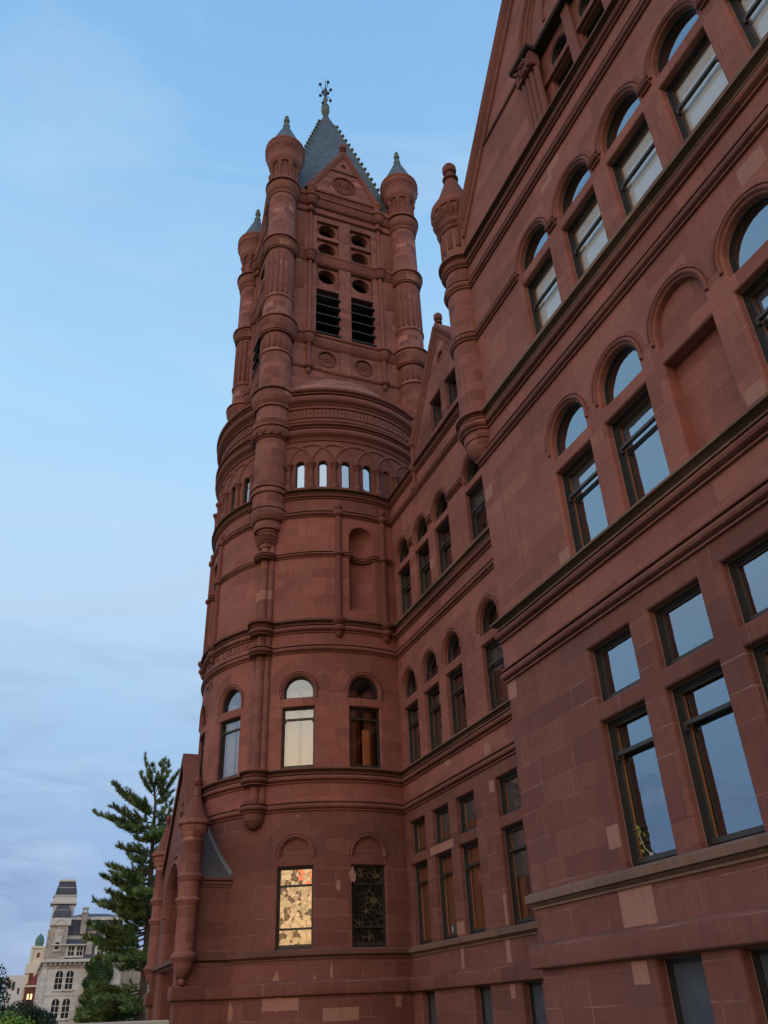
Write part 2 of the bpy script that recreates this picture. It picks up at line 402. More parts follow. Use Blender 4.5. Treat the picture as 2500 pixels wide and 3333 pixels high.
def sheet(mb, outline, holes, y=0., step=0, uv0=0.):
    V = []; E = []
    if step:
        o2 = []
        for i in range(len(outline)):
            a, b = outline[i], outline[(i + 1) % len(outline)]; m = max(1, int(math.hypot(b[0] - a[0], b[1] - a[1]) / step))
            o2 += [(a[0] + (b[0] - a[0]) * k / m, a[1] + (b[1] - a[1]) * k / m) for k in range(m)]
        outline = o2
    for L in [outline] + holes:
        o = len(V); V += [Vector((p[0], p[1])) for p in L]; E += [(o + i, o + (i + 1) % len(L)) for i in range(len(L))]
    if step:
        xs = [p[0] for p in outline]; zs = [p[1] for p in outline]
        nx = int((max(xs) - min(xs)) / step); nz = max(1, int((max(zs) - min(zs)) / .9))
        for i in range(1, nx):
            for k in range(1, nz):
                p = (min(xs) + (max(xs) - min(xs)) * i / nx, min(zs) + (max(zs) - min(zs)) * k / nz)
                if inside(p, outline) and not any(inside(p, h) for h in holes): V.append(Vector(p))
    r = geometry.delaunay_2d_cdt(V, E, [], 0, 1e-5)
    vs, fs = r[0], r[2]; keep = []
    for f in fs:
        c = (sum(vs[i].x for i in f) / len(f), sum(vs[i].y for i in f) / len(f))
        if inside(c, outline) and not any(inside(c, h) for h in holes):
            a, b, d = vs[f[0]], vs[f[1]], vs[f[2]]
            if (b - a).cross(d - a) < 0: f = f[::-1]
            keep.append(tuple(f))
    mb.add([(v.x, y, v.y) for v in vs], keep, [(v.x + uv0, v.y) for v in vs])
def strip(mb, LA, ya, LB, yb):
    n = len(LA)
    for i in range(n):
        j = (i + 1) % n
        a, b, c, d = (LA[i][0], ya, LA[i][1]), (LA[j][0], ya, LA[j][1]), (LB[j][0], yb, LB[j][1]), (LB[i][0], yb, LB[i][1])
        mb.quad(a, b, c, d, [(a[0] + ya, a[2]), (b[0] + ya, b[2]), (c[0] + yb, c[2]), (d[0] + yb, d[2])])
def reveal(mb, hole, depth, ch=.035, y=0.):
    strip(mb, hole.loop(ch), y, hole.loop(ch * .3), y + ch * .3)
    strip(mb, hole.loop(ch * .3), y + ch * .3, hole.loop(0), y + ch)
    strip(mb, hole.loop(0), y + ch, hole.loop(0), y + depth)
def ring(mb, hole, g0, g1, yf, yb, outer=True):
    # frame lying between hole shrunk by g0 and by g1, front at yf, inner side back to yb
    strip(mb, hole.loop(-g0), yf, hole.loop(-g1), yf)
    strip(mb, hole.loop(-g1), yf, hole.loop(-g1), yb)
    if outer: strip(mb, hole.loop(-g0), yb, hole.loop(-g0), yf)
def roll(z0, z1, out, n=6, base=0.):
    zc = (z0 + z1) / 2; h = (z1 - z0) / 2
    return [(base + out * math.sin(PI * i / n), zc - h * math.cos(PI * i / n)) for i in range(n + 1)]
def arch_mold(mb, xc, zs, r, pr=.05, a0=0., a1=180., tail=0., n=16, k=6, y=0., sq=1.):
    # half-round moulding following an arch on the wall surface
    path = []
    if tail: path.append((xc + r, zs - tail, 1, 0))
    for i in range(n + 1):
        a = rad(a0 + (a1 - a0) * i / n); path.append((xc + r * math.cos(a), zs + r * math.sin(a), math.cos(a), math.sin(a)))
    if tail: path.append((xc - r, zs - tail, -1, 0))
    G = []; UV = []; L = 0; last = None
    for (x, z, nx, nz) in path:
        if last: L += math.hypot(x - last[0], z - last[1])
        last = (x, z)
        G.append([(x - nx * pr * math.cos(PI * j / k), y + .01 - (pr * sq + .01) * math.sin(PI * j / k), z - nz * pr * math.cos(PI * j / k)) for j in range(k + 1)])
        UV.append([(L, j * .03) for j in range(k + 1)])
    mb.grid(G, UV, flip=True)
    mb.add(G[0], [tuple(range(k + 1))]); mb.add(G[-1], [tuple(range(k + 1))[::-1]])
def voussoirs(mb, xc, zs, r0, r1, y=-.004, n=18):
    G = []; UV = []
    for i in range(n + 1):
        a = PI * i / n
        G.append([(xc + r * math.cos(a), y, zs + r * math.sin(a)) for r in (r0, r1)])
        UV.append([(a * (r0 + r1) / 2 + xc, 1.0 + (r - r0)) for r in (r0, r1)])
    mb.grid(G, UV, flip=True)

# ------------------------------------------------------------------ windows
_cache = {}
CAULK = simple('pale_mortar_joint', (.36, .22, .15), .9, nvar=.3, nscale=20)
def sash_meshes(key, hole, y0, rail=None, panes=GLASS, blind=None, fw=.06, mull=0, lining=WOOD, dark_back=1.0, blindm=BLIND, sw=.03, lead=False, deep=.14):
    """local coordinates: x centred, y into the wall, z absolute"""
    if key in _cache: return _cache[key]
    P = []
    mb = MB(); ring(mb, hole, .008, fw * .35, y0, y0 + .04); ring(mb, hole, fw * .35, fw * .62, y0 + .028, y0 + .07, False); ring(mb, hole, fw * .62, fw, y0 + .05, y0 + .1, False)
    L = hole.loop(0); x0 = min(p[0] for p in L); x1 = max(p[0] for p in L); z0 = min(p[1] for p in L); z1 = max(p[1] for p in L)
    P.append(('casing', mb, FRAME))
    mb = MB(); ring(mb, hole, -.002, .009, y0 - .004, y0 + .02)
    P.append(('mortar_joint', mb, CAULK))
    mb = MB(); ring(mb, hole, fw - .002, fw + sw, y0 + .075, y0 + .11, False)
    if rail:
        mb.box(x0 + fw - .01, x1 - fw + .01, y0 + .015, y0 + .08, rail - .028, rail + .028)
        for xa, xb in ((x1 - fw - .045, x1 - fw + .003), (x0 + fw - .003, x0 + fw + .045)): mb.box(xa, xb, y0 + .015, y0 + .075, rail - .095, rail - .0281)
    if isinstance(hole, Rect): mb.box(x0 + fw, x1 - fw, y0 + .05, y0 + .09, z0 + fw * .8, z0 + fw + .07)
    P.append(('sash', mb, FRAME2))
    g1 = hole.loop(-(fw + sw * .5)); n = len(g1)
    mb = MB(); strip(mb, g1, y0 + .09, g1, y0 + deep + .05)
    P.append(('inner_lining', mb, lining))
    yg = y0 + deep
    mb = MB(); mb.add([(p[0], yg, p[1]) for p in g1], [tuple(range(n))], [(p[0], p[1]) for p in g1])
    P.append(('pane', mb, panes))
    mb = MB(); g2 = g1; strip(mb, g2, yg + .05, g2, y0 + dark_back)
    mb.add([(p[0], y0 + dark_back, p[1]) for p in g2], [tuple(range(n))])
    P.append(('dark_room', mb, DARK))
    if blind:
        mb = MB(); mb.box(x0 + fw + .02, x1 - fw - .02, yg + .012, yg + .018, blind[0], blind[1]); mb.box(x0 + fw + .02, x1 - fw - .02, yg + .010, yg + .026, blind[0] - .02, blind[0])
        P.append(('roller_blind', mb, blindm))
    if lead: P += lead
    r = []
    for nm, mb, mt in P:
        o = mb.build(nm, mt); r.append((nm, o.data)); bpy.data.objects.remove(o)
    _cache[key] = r
    return r
def place_window(parts, name, parent, loc, th):
    root = None
    for nm, me in parts:
        if root is None:
            root = link(name, me, parent); root.location = loc; root.rotation_euler = (0, 0, th)
        else: link(nm, me, root)
    return root

# ================================================================== the red sandstone college building
B = empty('college_building', (8, 13.3, -1.7))
tag(B, 'red sandstone college with slate spired bell tower, round drum and gabled wing of arched windows', 'building')
_origin = (8, 13.3, -1.7)
BR = B
class Root: pass
# children keep world coordinates: undo the parent's offset
B.location = (0, 0, 0)
ZG = -1.7
TC = (9.31, 29.25)                      # centre of the tower
DR = 4.56                               # drum radius
XB, XM = 8.0, 10.62                     # planes of the wing and of the link
YC = 13.3                               # corner of the wing
YE = -0.6                               # near end of the wing
fb = Flat(XB, 0, -90); fm = Flat(XM, 0, -90); fd = Cyl(TC[0], TC[1], DR)
U = lambda y: -y                        # local x of world Y on the two long fronts

# ---- holes
win_b = [10.08, 8.46, 6.85, 5.24, 3.63]
hb = []; rb = []        # (hole, depth)
def H(lst, hole, depth=.13, ch=.035): lst.append((hole, depth, ch)); return hole
WB = []                 # windows to place: (frame fn, hole local, xcentre, kind...)
def rel(hole, xc):
    if isinstance(hole, Rect): b = hole.b; return Rect(b[0] - xc, b[1] - xc, b[2], b[3])
    if isinstance(hole, Arch): return Arch(hole.xc - xc, hole.hw, hole.z0, hole.zs, hole.n)
    return Circ(hole.xc - xc, hole.zc, hole.r, hole.n)
ARC_R = .57
jobs = []               # (frame, xc, hole, keyname, options, objname)
# row 1
for i, y in enumerate(win_b):
    x = U(y)
    h = H(hb, Rect(x - ARC_R, x + ARC_R, 1.69, 3.86)); jobs.append((fb, x, h, 'b1', dict(rail=3.33), 'window'))
    h = H(hb, Rect(x - ARC_R, x + ARC_R, 4.14, 5.09)); jobs.append((fb, x, h, 'b1u', dict(), 'upper_light'))
# row 2 (the third bay is a blind niche)
for i, y in enumerate(win_b):
    x = U(y)
    if i == 2:
        H(hb, Rect(x - ARC_R, x + ARC_R, 6.735, 8.66), .24); H(hb, Arch(x, ARC_R, 8.95, 9.27), .13); continue
    h = H(hb, Rect(x - ARC_R, x + ARC_R, 6.735, 8.66)); jobs.append((fb, x, h, 'b2', dict(rail=8.10, blind=(8.02, 8.6), blindm=BLINDG), 'window'))
    h = H(hb, Arch(x, ARC_R, 8.95, 9.27)); jobs.append((fb, x, h, 'b2u', dict(), 'arched_upper_light'))
# row 3
for i, y in enumerate(win_b):
    x = U(y)
    h = H(hb, Rect(x - ARC_R, x + ARC_R, 11.835, 13.74)); jobs.append((fb, x, h, 'b3' + str(i == 1), dict(rail=13.05, blind=((12.50 if i == 1 else 11.96), 13.68)), 'window'))
    h = H(hb, Arch(x, ARC_R, 14.02, 14.27)); jobs.append((fb, x, h, 'b3u', dict(), 'arched_upper_light'))
# basement
for i, y in enumerate([9.92, 8.30, 6.68, 5.06]):
    x = U(y)
    h = H(hb, Rect(x - .46, x + .46, -1.25, .53), .17); jobs.append((fb, x, h, 'bb', dict(panes='screen'), 'basement_window'))
# ---- wing front wall
PKY, SL = 6.85, 1.256
zrake = lambda y: 19.62 + SL * (11.73 - y) if y > PKY else 19.62 + SL * (11.73 - (2 * PKY - y))
outl = [(U(YC), ZG), (U(YE), ZG), (U(YE), zrake(YE)), (U(PKY), zrake(PKY)), (U(YC), zrake(YC))]
# attic recess
AT0, AT1, ATZ0, ATZ1 = 4.2, 8.84, 17.05, 19.75
att = Rect(U(AT1), U(AT0), ATZ0, ATZ1)
def wall(name, frame, outline, holes, mat, step=0, extra=None, y=0.):
    mb = MB(frame)
    sheet(mb, outline, [h.loop(ch) for h, d, ch in holes], y=y, step=step)
    for h, d, ch in holes: reveal(mb, h, d + .02, ch, y=y)
    if extra: extra(mb)
    return mb.build(name, mat, B, angle=32)
def split_wall(name, frame, x0, x1, bands, holes, mats, step=0):
    for (z0, z1), mat in zip(bands, mats):
        hs = [t for t in holes if z0 < (min(p[1] for p in t[0].loop(0)) + max(p[1] for p in t[0].loop(0))) / 2 < z1]
        wall(name, frame, [(x0, z0), (x1, z0), (x1, z1), (x0, z1)], hs, mat, step)
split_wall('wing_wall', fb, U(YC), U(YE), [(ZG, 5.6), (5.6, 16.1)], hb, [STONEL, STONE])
wall('wing_gable', fb, [(U(YC), 16.1), (U(YE), 16.1), (U(YE), zrake(YE)), (U(PKY), zrake(PKY)), (U(YC), zrake(YC))], [(att, .24, .02)], STONE)
# blank niches' back
mb = MB(fb)
x = U(6.85)
sheet(mb, Rect(x - .62, x + .62, 6.7, 8.7).loop(), [], y=.24); mb.build('blind_niche', STONE, B)
mb = MB(fb); sheet(mb, Arch(x, .62, 8.9, 9.27).loop(), [], y=.13)
mb.build('blind_niche', STONE, B)
# attic windows in the recess (panel 0.38 back)
RC = .22
mb = MB(fb); ah = []
for yc_ in (8.06, 6.89, 5.72, 4.6):
    xx = U(yc_)
    ah.append((Circ(xx, 18.98, .35), .05, .03)); ah.append((Rect(xx - .42, xx + .42, 17.15, 18.36), .16, .03))
sheet(mb, Rect(U(AT1) - .05, U(AT0) + .05, ATZ0 - .05, ATZ1 + .05).loop(), [h.loop(ch) for h, d, ch in ah], y=RC)
for h, d, ch in ah: reveal(mb, h, d, ch, y=RC)
mb.build('attic_panel', PLAIN, B)
fb2 = Flat(XB + RC, 0, -90)
for h, d, ch in ah:
    c = h.xc if isinstance(h, Circ) else (h.b[0] + h.b[1]) / 2
    jobs.append((fb2, c, h, 'at' + type(h).__name__, dict(fw=.03, y0=.04 if isinstance(h, Circ) else .14), 'round_attic_window' if isinstance(h, Circ) else 'attic_window'))
for yc_ in (7.47, 6.30, 5.16):
    mb = MB(fb); mb.box(U(yc_) - .13, U(yc_) + .13, .10, RC + .01, ATZ0, ATZ1); mb.build('attic_mullion', PLAIN, B)
mb = MB(fb)
mb.box(U(AT1), U(AT0), .14, RC + .008, 18.40, 18.56)
mb.build('attic_transom', PLAIN, B)

# ---- link wall
mids = [23.95, 22.30, 20.68, 18.32, 16.2]
hm = []
MR = .56
for i, y in enumerate(mids):
    x = U(y)
    bl = {3: dict(blind=(2.75, 3.8), blindm=BLINDG)}.get(i, {})
    h = H(hm, Rect(x - MR, x + MR, 1.69, 3.86)); jobs.append((fm, x, h, 'm1' + str(i), dict(rail=3.33, leafw=((-.48, -.02), (-.48, .05), (-.48, .02), (-.40, -.15), (-.4, 0))[i], **bl), 'window'))
    h = H(hm, Rect(x - MR, x + MR, 4.14, 5.09)); jobs.append((fm, x, h, 'm1u' + str(i), dict(leafw=(-.48, -.10), **({'blind': (4.5, 5.05), 'blindm': BLINDG} if i in (1, 2) else ({'blind': (4.2, 5.05), 'blindm': BLINDG} if i == 3 else {}))), 'upper_light'))
    h = H(hm, Rect(x - MR, x + MR, 6.735, 8.70)); jobs.append((fm, x, h, 'm2' + str(i == 3), dict(rail=8.12, lin=WOODD, leafw=(-.48, -.18), leafm=WOODD, **({'blind': (7.95, 8.65), 'blindm': BLINDG} if i == 3 else {})), 'window'))
    h = H(hm, Arch(x, MR, 8.98, 9.28)); jobs.append((fm, x, h, 'm2u', dict(lin=WOODD), 'arched_upper_light'))
    h = H(hm, Rect(x - MR, x + MR, 11.835, 13.80)); jobs.append((fm, x, h, 'm3' + str(i == 3), dict(rail=13.1, lin=WOODD, **({'blind': (13.0, 13.75), 'blindm': BLINDG} if i == 3 else {})), 'window'))
    h = H(hm, Arch(x, MR, 14.06, 14.32)); jobs.append((fm, x, h, 'm3u', dict(lin=WOODD), 'arched_upper_light'))
for y in (23.84, 20.6, 18.2, 16.2):
    x = U(y); h = H(hm, Rect(x - .43, x + .43, -1.25, .53), .17); jobs.append((fm, x, h, 'mb', dict(panes='screen'), 'basement_window'))
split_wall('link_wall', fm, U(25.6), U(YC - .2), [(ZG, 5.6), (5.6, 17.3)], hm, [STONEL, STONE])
# dormer gable over the link
DG, DZ, DS = 19.70, 21.62, 1.33
zd = lambda y: DZ - DS * abs(y - DG)
dh = []
for y in (20.36, 19.06):
    x = U(y); h = Rect(x - .45, x + .45, 17.62, 18.93); dh.append((h, .13, .03)); jobs.append((fm, x, h, 'dg', dict(lin=WOODD), 'dormer_window'))
dh.append((Circ(U(DG), 20.2, .24), .09, .03))
YK = 22.42
wall('dormer_gable', fm, [(U(YK), 17.3), (U(2 * DG - YK), 17.3), (U(2 * DG - YK), zd(YK)), (U(DG), DZ), (U(YK), zd(YK))], dh, STONED)
mb = MB(fm); sheet(mb, Circ(U(DG), 20.2, .3).loop(), [], y=.085)
for k in range(8):
    a = 2 * PI * k / 8; mb.ball((0, 0, 0), 0) if False else None
mb.build('carved_roundel', CARVED, B)
# ---- drum wall
hd = []
DW = [(-90, 0), (-62, 0), (-28, 0), (0, 0)]
for i, (a, _) in enumerate(DW):
    x = fd.x(a); d1 = .14
    lowp = {2: 'stained', 3: 'stained', 1: 'clear', 0: 'clear'}[i]
    if a > -60:
        h = H(hd, Rect(x - .54, x + .54, 1.69, 3.87)); jobs.append((fd, x, h, 'd1' + str(i), dict(stain=i), 'leaded_window'))
        H(hd, Arch(x, .47, 4.15, 4.17), .07)
    h = H(hd, Rect(x - .54, x + .54, 6.735, 8.73)); jobs.append((fd, x, h, 'd2' + str(i), dict(rail=8.35, shut=i), 'window'))
    h = H(hd, Arch(x, .52, 9.02, 9.26)); jobs.append((fd, x, h, 'd2u' + str(i), dict(shut=i), 'arched_upper_light'))
small = [-29.4 + 11.2 * k for k in range(6)] + [-60.6 - 11.2 * k for k in range(4)]
for k, a in enumerate(small):
    x = fd.x(a); h = H(hd, Arch(x, .185, 17.34, 18.36, 8), .10, .02)
    if k == 4:
        mb = MB(fd); sheet(mb, Arch(x, .20, 17.3, 18.36, 8).loop(), [], y=.09, step=.15); mb.build('blind_arch_panel', PLAIN, B); continue
    jobs.append((fd, x, h, 'sm', dict(fw=.035, y0=.08), 'arcade_window'))
nich = [0, -90]
for a in nich: H(hd, Arch(fd.x(a), .47, 12.18, 15.14), .05, .03)
A0, A1 = -125, 62
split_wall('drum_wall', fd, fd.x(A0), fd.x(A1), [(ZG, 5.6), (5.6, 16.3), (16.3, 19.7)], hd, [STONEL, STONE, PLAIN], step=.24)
for a in (-28, 0): mb = MB(fd); sheet(mb, Arch(fd.x(a), .52, 4.1, 4.17).loop(), [], y=.075, step=.2); mb.build('blind_arch_panel', STONEL, B)
# half-round niches
for a in nich:
    mb = MB(fd); x = fd.x(a); n = 10; G = []; UV = []
    zs = [12.1, 13, 14, 15.14]
    for i in range(n + 1):
        t = PI * i / n; G.append([(x - .47 * math.cos(t), .06 + .40 * math.sin(t), z) for z in zs] ); UV.append([(t * .4, z) for z in zs])
    mb.grid(G, UV)
    G = []
    for i in range(n + 1):
        t = PI * i / n; G.append([(x - .47 * math.cos(t) * math.cos(p), .06 + .40 * math.sin(t) * math.cos(p), 15.14 + .47 * math.sin(p)) for p in [PI / 2 * j / 6 for j in range(7)]])
    mb.grid(G)
    # sloping foot
    mb.add([(x - .47, .06, 12.12), (x + .47, .06, 12.12), (x + .3, .40, 12.5), (x - .3, .40, 12.5)], [(0, 1, 2, 3)])
    mb.build('niche', STONE, B)

# ---- roofs and hidden masses (wing, link, drum core)
mb = MB()
mb.box(XB + 1.3, 24, YE, YC - .02, ZG, 17.5)
mb.build('wing_core', DARK, B, smooth=False)
mb = MB()
yp = PKY; zt = zrake(PKY) - .35
hw = (YC - YE) / 2
zE = zrake(YC) - .3
for (ya, yb2, za, zb) in ((YC + .1, PKY, zE, zt), (PKY, YE - .1, zt, zE)):
    mb.quad((XB + .25, ya, za), (XB + .25, yb2, zb), (26, yb2, zb), (26, ya, za), [(0, 0), (0, 10), (18, 10), (18, 0)])
    mb.quad((XB + .25, ya, za - .1), (26, ya, za - .1), (26, yb2, zb - .1), (XB + .25, yb2, zb - .1), [(0, 0), (18, 0), (18, 10), (0, 10)])
mb.build('wing_roof', SLATE, B, smooth=False)
mb = MB(); mb.xf = None
# side wall of the wing (towards the tower)
fs_ = Flat(0, YC, 180)
mb = MB(fs_); mb.quad((-24, 0, ZG), (-XB, 0, ZG), (-XB, 0, 18.3), (-24, 0, 18.3), [(0, ZG), (16, ZG), (16, 18.3), (0, 18.3)]); mb.build('wing_side_wall', STONE, B, smooth=False)
mb = MB(); mb.quad((24, YE, ZG), (XB, YE, ZG), (XB, YE, 17.9), (24, YE, 17.9)); mb.build('wing_end_wall', STONE, B, smooth=False)
mb = MB()
mb.quad((XM + .5, YC, 17.1), (16, YC, 20.6), (16, 27, 20.6), (XM + .5, 27, 17.1), [(0, 0), (0, 6), (13, 6), (13, 0)][::1])
for s in (1, -1):
    a = (XM + .2, DG + s * 2.5, zd(DG + 2.5) - .2)
    b = (XM + .2, DG, DZ - .25); c = (14.5, DG, DZ - .25); d = (14.5, DG + s * 2.5, zd(DG + 2.5) - .2)
    mb.add([a, b, c, d], [(0, 1, 2, 3)], [(0, 0), (0, 4), (4, 4), (4, 0)])
mb.build('link_roof', SLATE, B, smooth=False)
mb = MB(); mb.box(XM + 1.3, 20, YC, 27, ZG, 17.0); mb.build('link_core', DARK, B, smooth=False)
mb = MB(); mb.lathe(TC[0], TC[1], [(3.4, ZG), (3.4, 21.5)], 32); mb.build('drum_core', DARK, B)

# ---- string courses: wrap drum, link, wing
def drum_path(a0, a1, st=4.):
    n = max(1, int(abs(a1 - a0) / st)); return [(TC[0] + DR * math.sin(rad(a0 + (a1 - a0) * i / n)), TC[1] - DR * math.cos(rad(a0 + (a1 - a0) * i / n))) for i in range(n + 1)]
ACOR = math.degrees(math.asin((XM - TC[0]) / DR))
CORN = [(XM, TC[1] - DR * math.cos(rad(ACOR)))]
def niche_path(a):   # the middle string bends into the niche
    x = fd.x(a); P = []
    for i in range(9):
        t = PI * i / 8; p = fd(x - .44 * math.cos(t), .02 + .36 * math.sin(t), 0); P.append(p[:2])
    return P
tail_l = [(XM, YC + .002)]; tail_w = [(XM, YC), (XB, YC), (XB, YE)]
full = drum_path(-120, ACOR) + [(XM, YC), (XB, YC), (XB, YE)]
linkp = drum_path(-120, ACOR) + [(XM, YC)]
def course(name, path, prof, mat=PLAIN):
    mb = MB(); mb.sweep(path, prof); return mb.build(name, mat, B, angle=28)
# plinth roll
def strg(z0, z1, out=.10):
    return [(0, z0), (.048, z0 + .002), (.050, z0 + .032), (.004, z0 + .036), (.004, z0 + .052)] + roll(z0 + .054, z1 - .066, out)[1:-1] + [(.004, z1 - .064), (.004, z1 - .046), (.072, z1 - .042), (.074, z1 - .010), (0, z1)]
def sill_low(z0, z1, out=.12):
    return [(0, z0), (.052, z0 + .002), (.054, z0 + .034), (.006, z0 + .038), (.006, z0 + .055)] + roll(z0 + .057, z1 - .016, out)[1:-1] + [(.006, z1 - .014), (0, z1)]
def sill_top(z0, z1, o=0.):
    return [(0, z0), (.006, z0 + .004), (.075 + o, z0 + .006), (.078 + o, z0 + .034), (.030 + o, z0 + .038), (.030 + o, z0 + .052), (.060 + o, z0 + .085), (.115 + o, z0 + .105), (.14 + o, z0 + .108), (.105 + o, z0 + .116), (.105 + o, z0 + .128), (.168 + o, z0 + .134), (.170 + o, z1 - .04), (.07, z1 - .006), (0, z1)]
rest = drum_path(-120, ACOR)
cor_ = drum_path(ACOR - 2, ACOR, 1.)[-1]
tailp = [cor_, (XM, YC), (XB, YC), (XB, YE)]
def split_course(name, lower, upper):
    if lower: course(name, full, lower, PLAIN)
    course('weathered_sill', rest, upper, DRUMSILL); course('weathered_sill', tailp, upper, SILL)
DRUMSILL = stone('dark_red_dressed_stone', (0.21, 0.098, 0.075), joints=0.5, H=9., W=1.5, patches=False, var=.25)
course('plinth_roll', full, [(0, .55), (.10, .555), (.125, .575), (.133, .61), (.133, .85), (.125, .885), (.105, .905), (.0, .94)], STONEL)
s1p = [(0, 1.43), (.035, 1.432), (.035, 1.465), (.01, 1.47), (.05, 1.50), (.075, 1.515), (.06, 1.522), (.115, 1.53), (.12, 1.635), (.05, 1.682), (0, 1.69)]
course('weathered_sill', rest, s1p, DRUMSILL); course('weathered_sill', tailp, s1p, SILL)
course('string_course', full, strg(5.43, 5.72))
split_course('sill_course', sill_low(6.27, 6.52), sill_top(6.52, 6.735))
course('string_course', full, strg(10.59, 10.88))
split_course('sill_course', sill_low(11.31, 11.58, .13), sill_top(11.58, 11.84, .01))
# middle string of the drum, through the niche at the front
mp_ = drum_path(-120, -90 - 5.9) + niche_path(-90) + drum_path(-90 + 5.9, -5.9) + niche_path(0) + drum_path(5.9, ACOR - .5)
course('string_course', mp_, strg(14.28, 14.51, .095))
inner = drum_path(-120, ACOR) + [(XM, YC)]; front = [(XM - .3, YC), (XB, YC), (XB, YE)]
course('string_course', inner, strg(15.98, 16.25)); course('string_course', front, strg(15.80, 16.10))
course('attic_cornice', inner, sill_low(16.78, 16.98, .11)); course('attic_cornice', inner, sill_top(16.98, 17.20), DRUMSILL)
course('attic_cornice', front, sill_low(16.58, 16.80, .11)); course('attic_cornice', front, sill_top(16.80, 17.03), DRUMSILL)
course('attic_cornice', drum_path(ACOR + 1.5, 62), sill_low(16.78, 16.98, .11)); course('attic_cornice', drum_path(ACOR + 1.5, 62), sill_top(16.98, 17.20), DRUMSILL)
# lighter replacement blocks let into the walls
PATCH = stone('pale_replacement_stone', (0.46, 0.235, 0.175), joints=0, var=.12, soot=.25, bump=.3)
for fr_, lst in ((fb, [(10.14, 10.92, .945, 1.455), (10.66, 10.95, 2.0, 2.32), (10.55, 10.90, .24, .52), (10.66, 10.98, 6.85, 7.08), (5.84, 6.2, 6.85, 7.1), (12.98, 13.297, 9.62, 9.92), (8.62, 9.05, 15.50, 15.78), (8.95, 9.4, 15.30, 15.50), (13.0, 13.297, 5.08, 5.44), (4.6, 5.1, 10.1, 10.45)]),
                 (fm, [(18.93, 19.28, 5.76, 6.06), (21.36, 21.72, 6.06, 6.34), (18.93, 19.21, 4.79, 5.08), (18.96, 19.18, .95, 1.45), (21.27, 21.71, 1.73, 2.03), (21.36, 21.72, 12.56, 12.90), (21.54, 23.10, 3.89, 4.11), (21.42, 21.58, .95, 1.45), (18.94, 19.16, .23, .52), (18.93, 19.06, 1.73, 2.4)])):
    for y0_, y1_, z0_, z1_ in lst:
        mb = MB(fr_); mb.box(U(y1_), U(y0_), -.003, .02, z0_, z1_); mb.build('replacement_block', PATCH, B, smooth=False)
for a0_, a1_, z0_, z1_ in ((-39, -26, .22, .52), (-17.5, -5, -.07, .24), (-54.3, -50, 18.97, 19.5), (-30.4, -23.5, 22.9, 23.1), (-56, -54, .1, .5), (9, 11.5, .2, .5)):
    if z0_ > 18: continue
    mb = MB(fd); mb.box(fd.x(a0_), fd.x(a1_), -.003, .02, z0_, z1_, nx=4); mb.build('replacement_block', PATCH, B, smooth=False)
# flaked repair scars with ragged outlines
rs_ = random.Random(9)
for a_, z_, w_, h_ in ((-34, .95, .10, .5), (-33.6, .40, .14, .42), (-12, 3.3, .10, .32), (-6.6, 3.6, .10, .55), (-27.2, 5.3, .07, .09), (-14.5, 1.1, .05, .5), (-20.5, .9, .04, .4), (-52, .2, .12, .5), (-45, 5.3, .04, .04)):
    x_ = fd.x(a_); n_ = 12; pts = []
    for k in range(n_):
        t_ = 2 * PI * k / n_; q_ = rs_.uniform(.6, 1.15); pts.append((x_ + w_ * q_ * math.cos(t_), -.0035, z_ + h_ * .5 * q_ * math.sin(t_)))
    mb = MB(fd); mb.add([(x_, -.0035, z_)] + pts, [(0, 1 + k, 1 + (k + 1) % n_) for k in range(n_)]); mb.build('repair_scar', PATCH, B, smooth=False)
# impost hood pieces between the arches of the third row
def seg(frame, x0, x1, prof, name='hood_string', mat=PLAIN):
    p0, p1 = frame(x0, 0, 0), frame(x1, 0, 0)
    mb = MB(); mb.sweep([p0[:2], p1[:2]], prof); return mb.build(name, mat, B, angle=28)
hp = strg(14.02, 14.30, .11)
edges = [YC] + [v for y in win_b for v in (y + .67, y - .67)] + [YE]
for a, b_ in zip(edges[::2], edges[1::2]): seg(fb, U(a), U(b_), hp)
hp2 = [(o, z + .22) for o, z in hp]
edges = [v for y in mids for v in (y + .66, y - .66)][1:] + [YC]
for a, b_ in zip(edges[::2], edges[1::2]): seg(fm, U(a), U(b_), hp2)
# arch hood mouldings and voussoirs
def am(frame, x, zs, r, pr, tail, v0=None, v1=None, vm=None):
    mb = MB(frame); arch_mold(mb, x, zs, r, pr, tail=tail, sq=1.15); mb.build('arch_moulding', PLAIN, B)
    mb = MB(frame); arch_mold(mb, x, zs, r + pr + .024, .010, n=24, sq=3.2); mb.build('arch_fillet', PLAIN, B)
    if v0: mb = MB(frame); voussoirs(mb, x, zs, v0, v1); mb.build('voussoir_ring', vm or VOUS, B)
for i, y in enumerate(win_b):
    for zs in (9.27, 14.27): am(fb, U(y), zs, ARC_R + .075, .042, .16 if zs < 10 else .12, ARC_R + .12, ARC_R + .235)
for i, y in enumerate(mids):
    for zs in (9.28, 14.32): am(fm, U(y), zs, MR + .07, .042, .12, MR + .115, MR + .24)
for a, _ in DW:
    am(fd, fd.x(a), 9.26, .60, .045, .22, .65, 1.08)
    if a > -60: am(fd, fd.x(a), 4.17, .545, .042, .05, .595, .98, VOUSL)

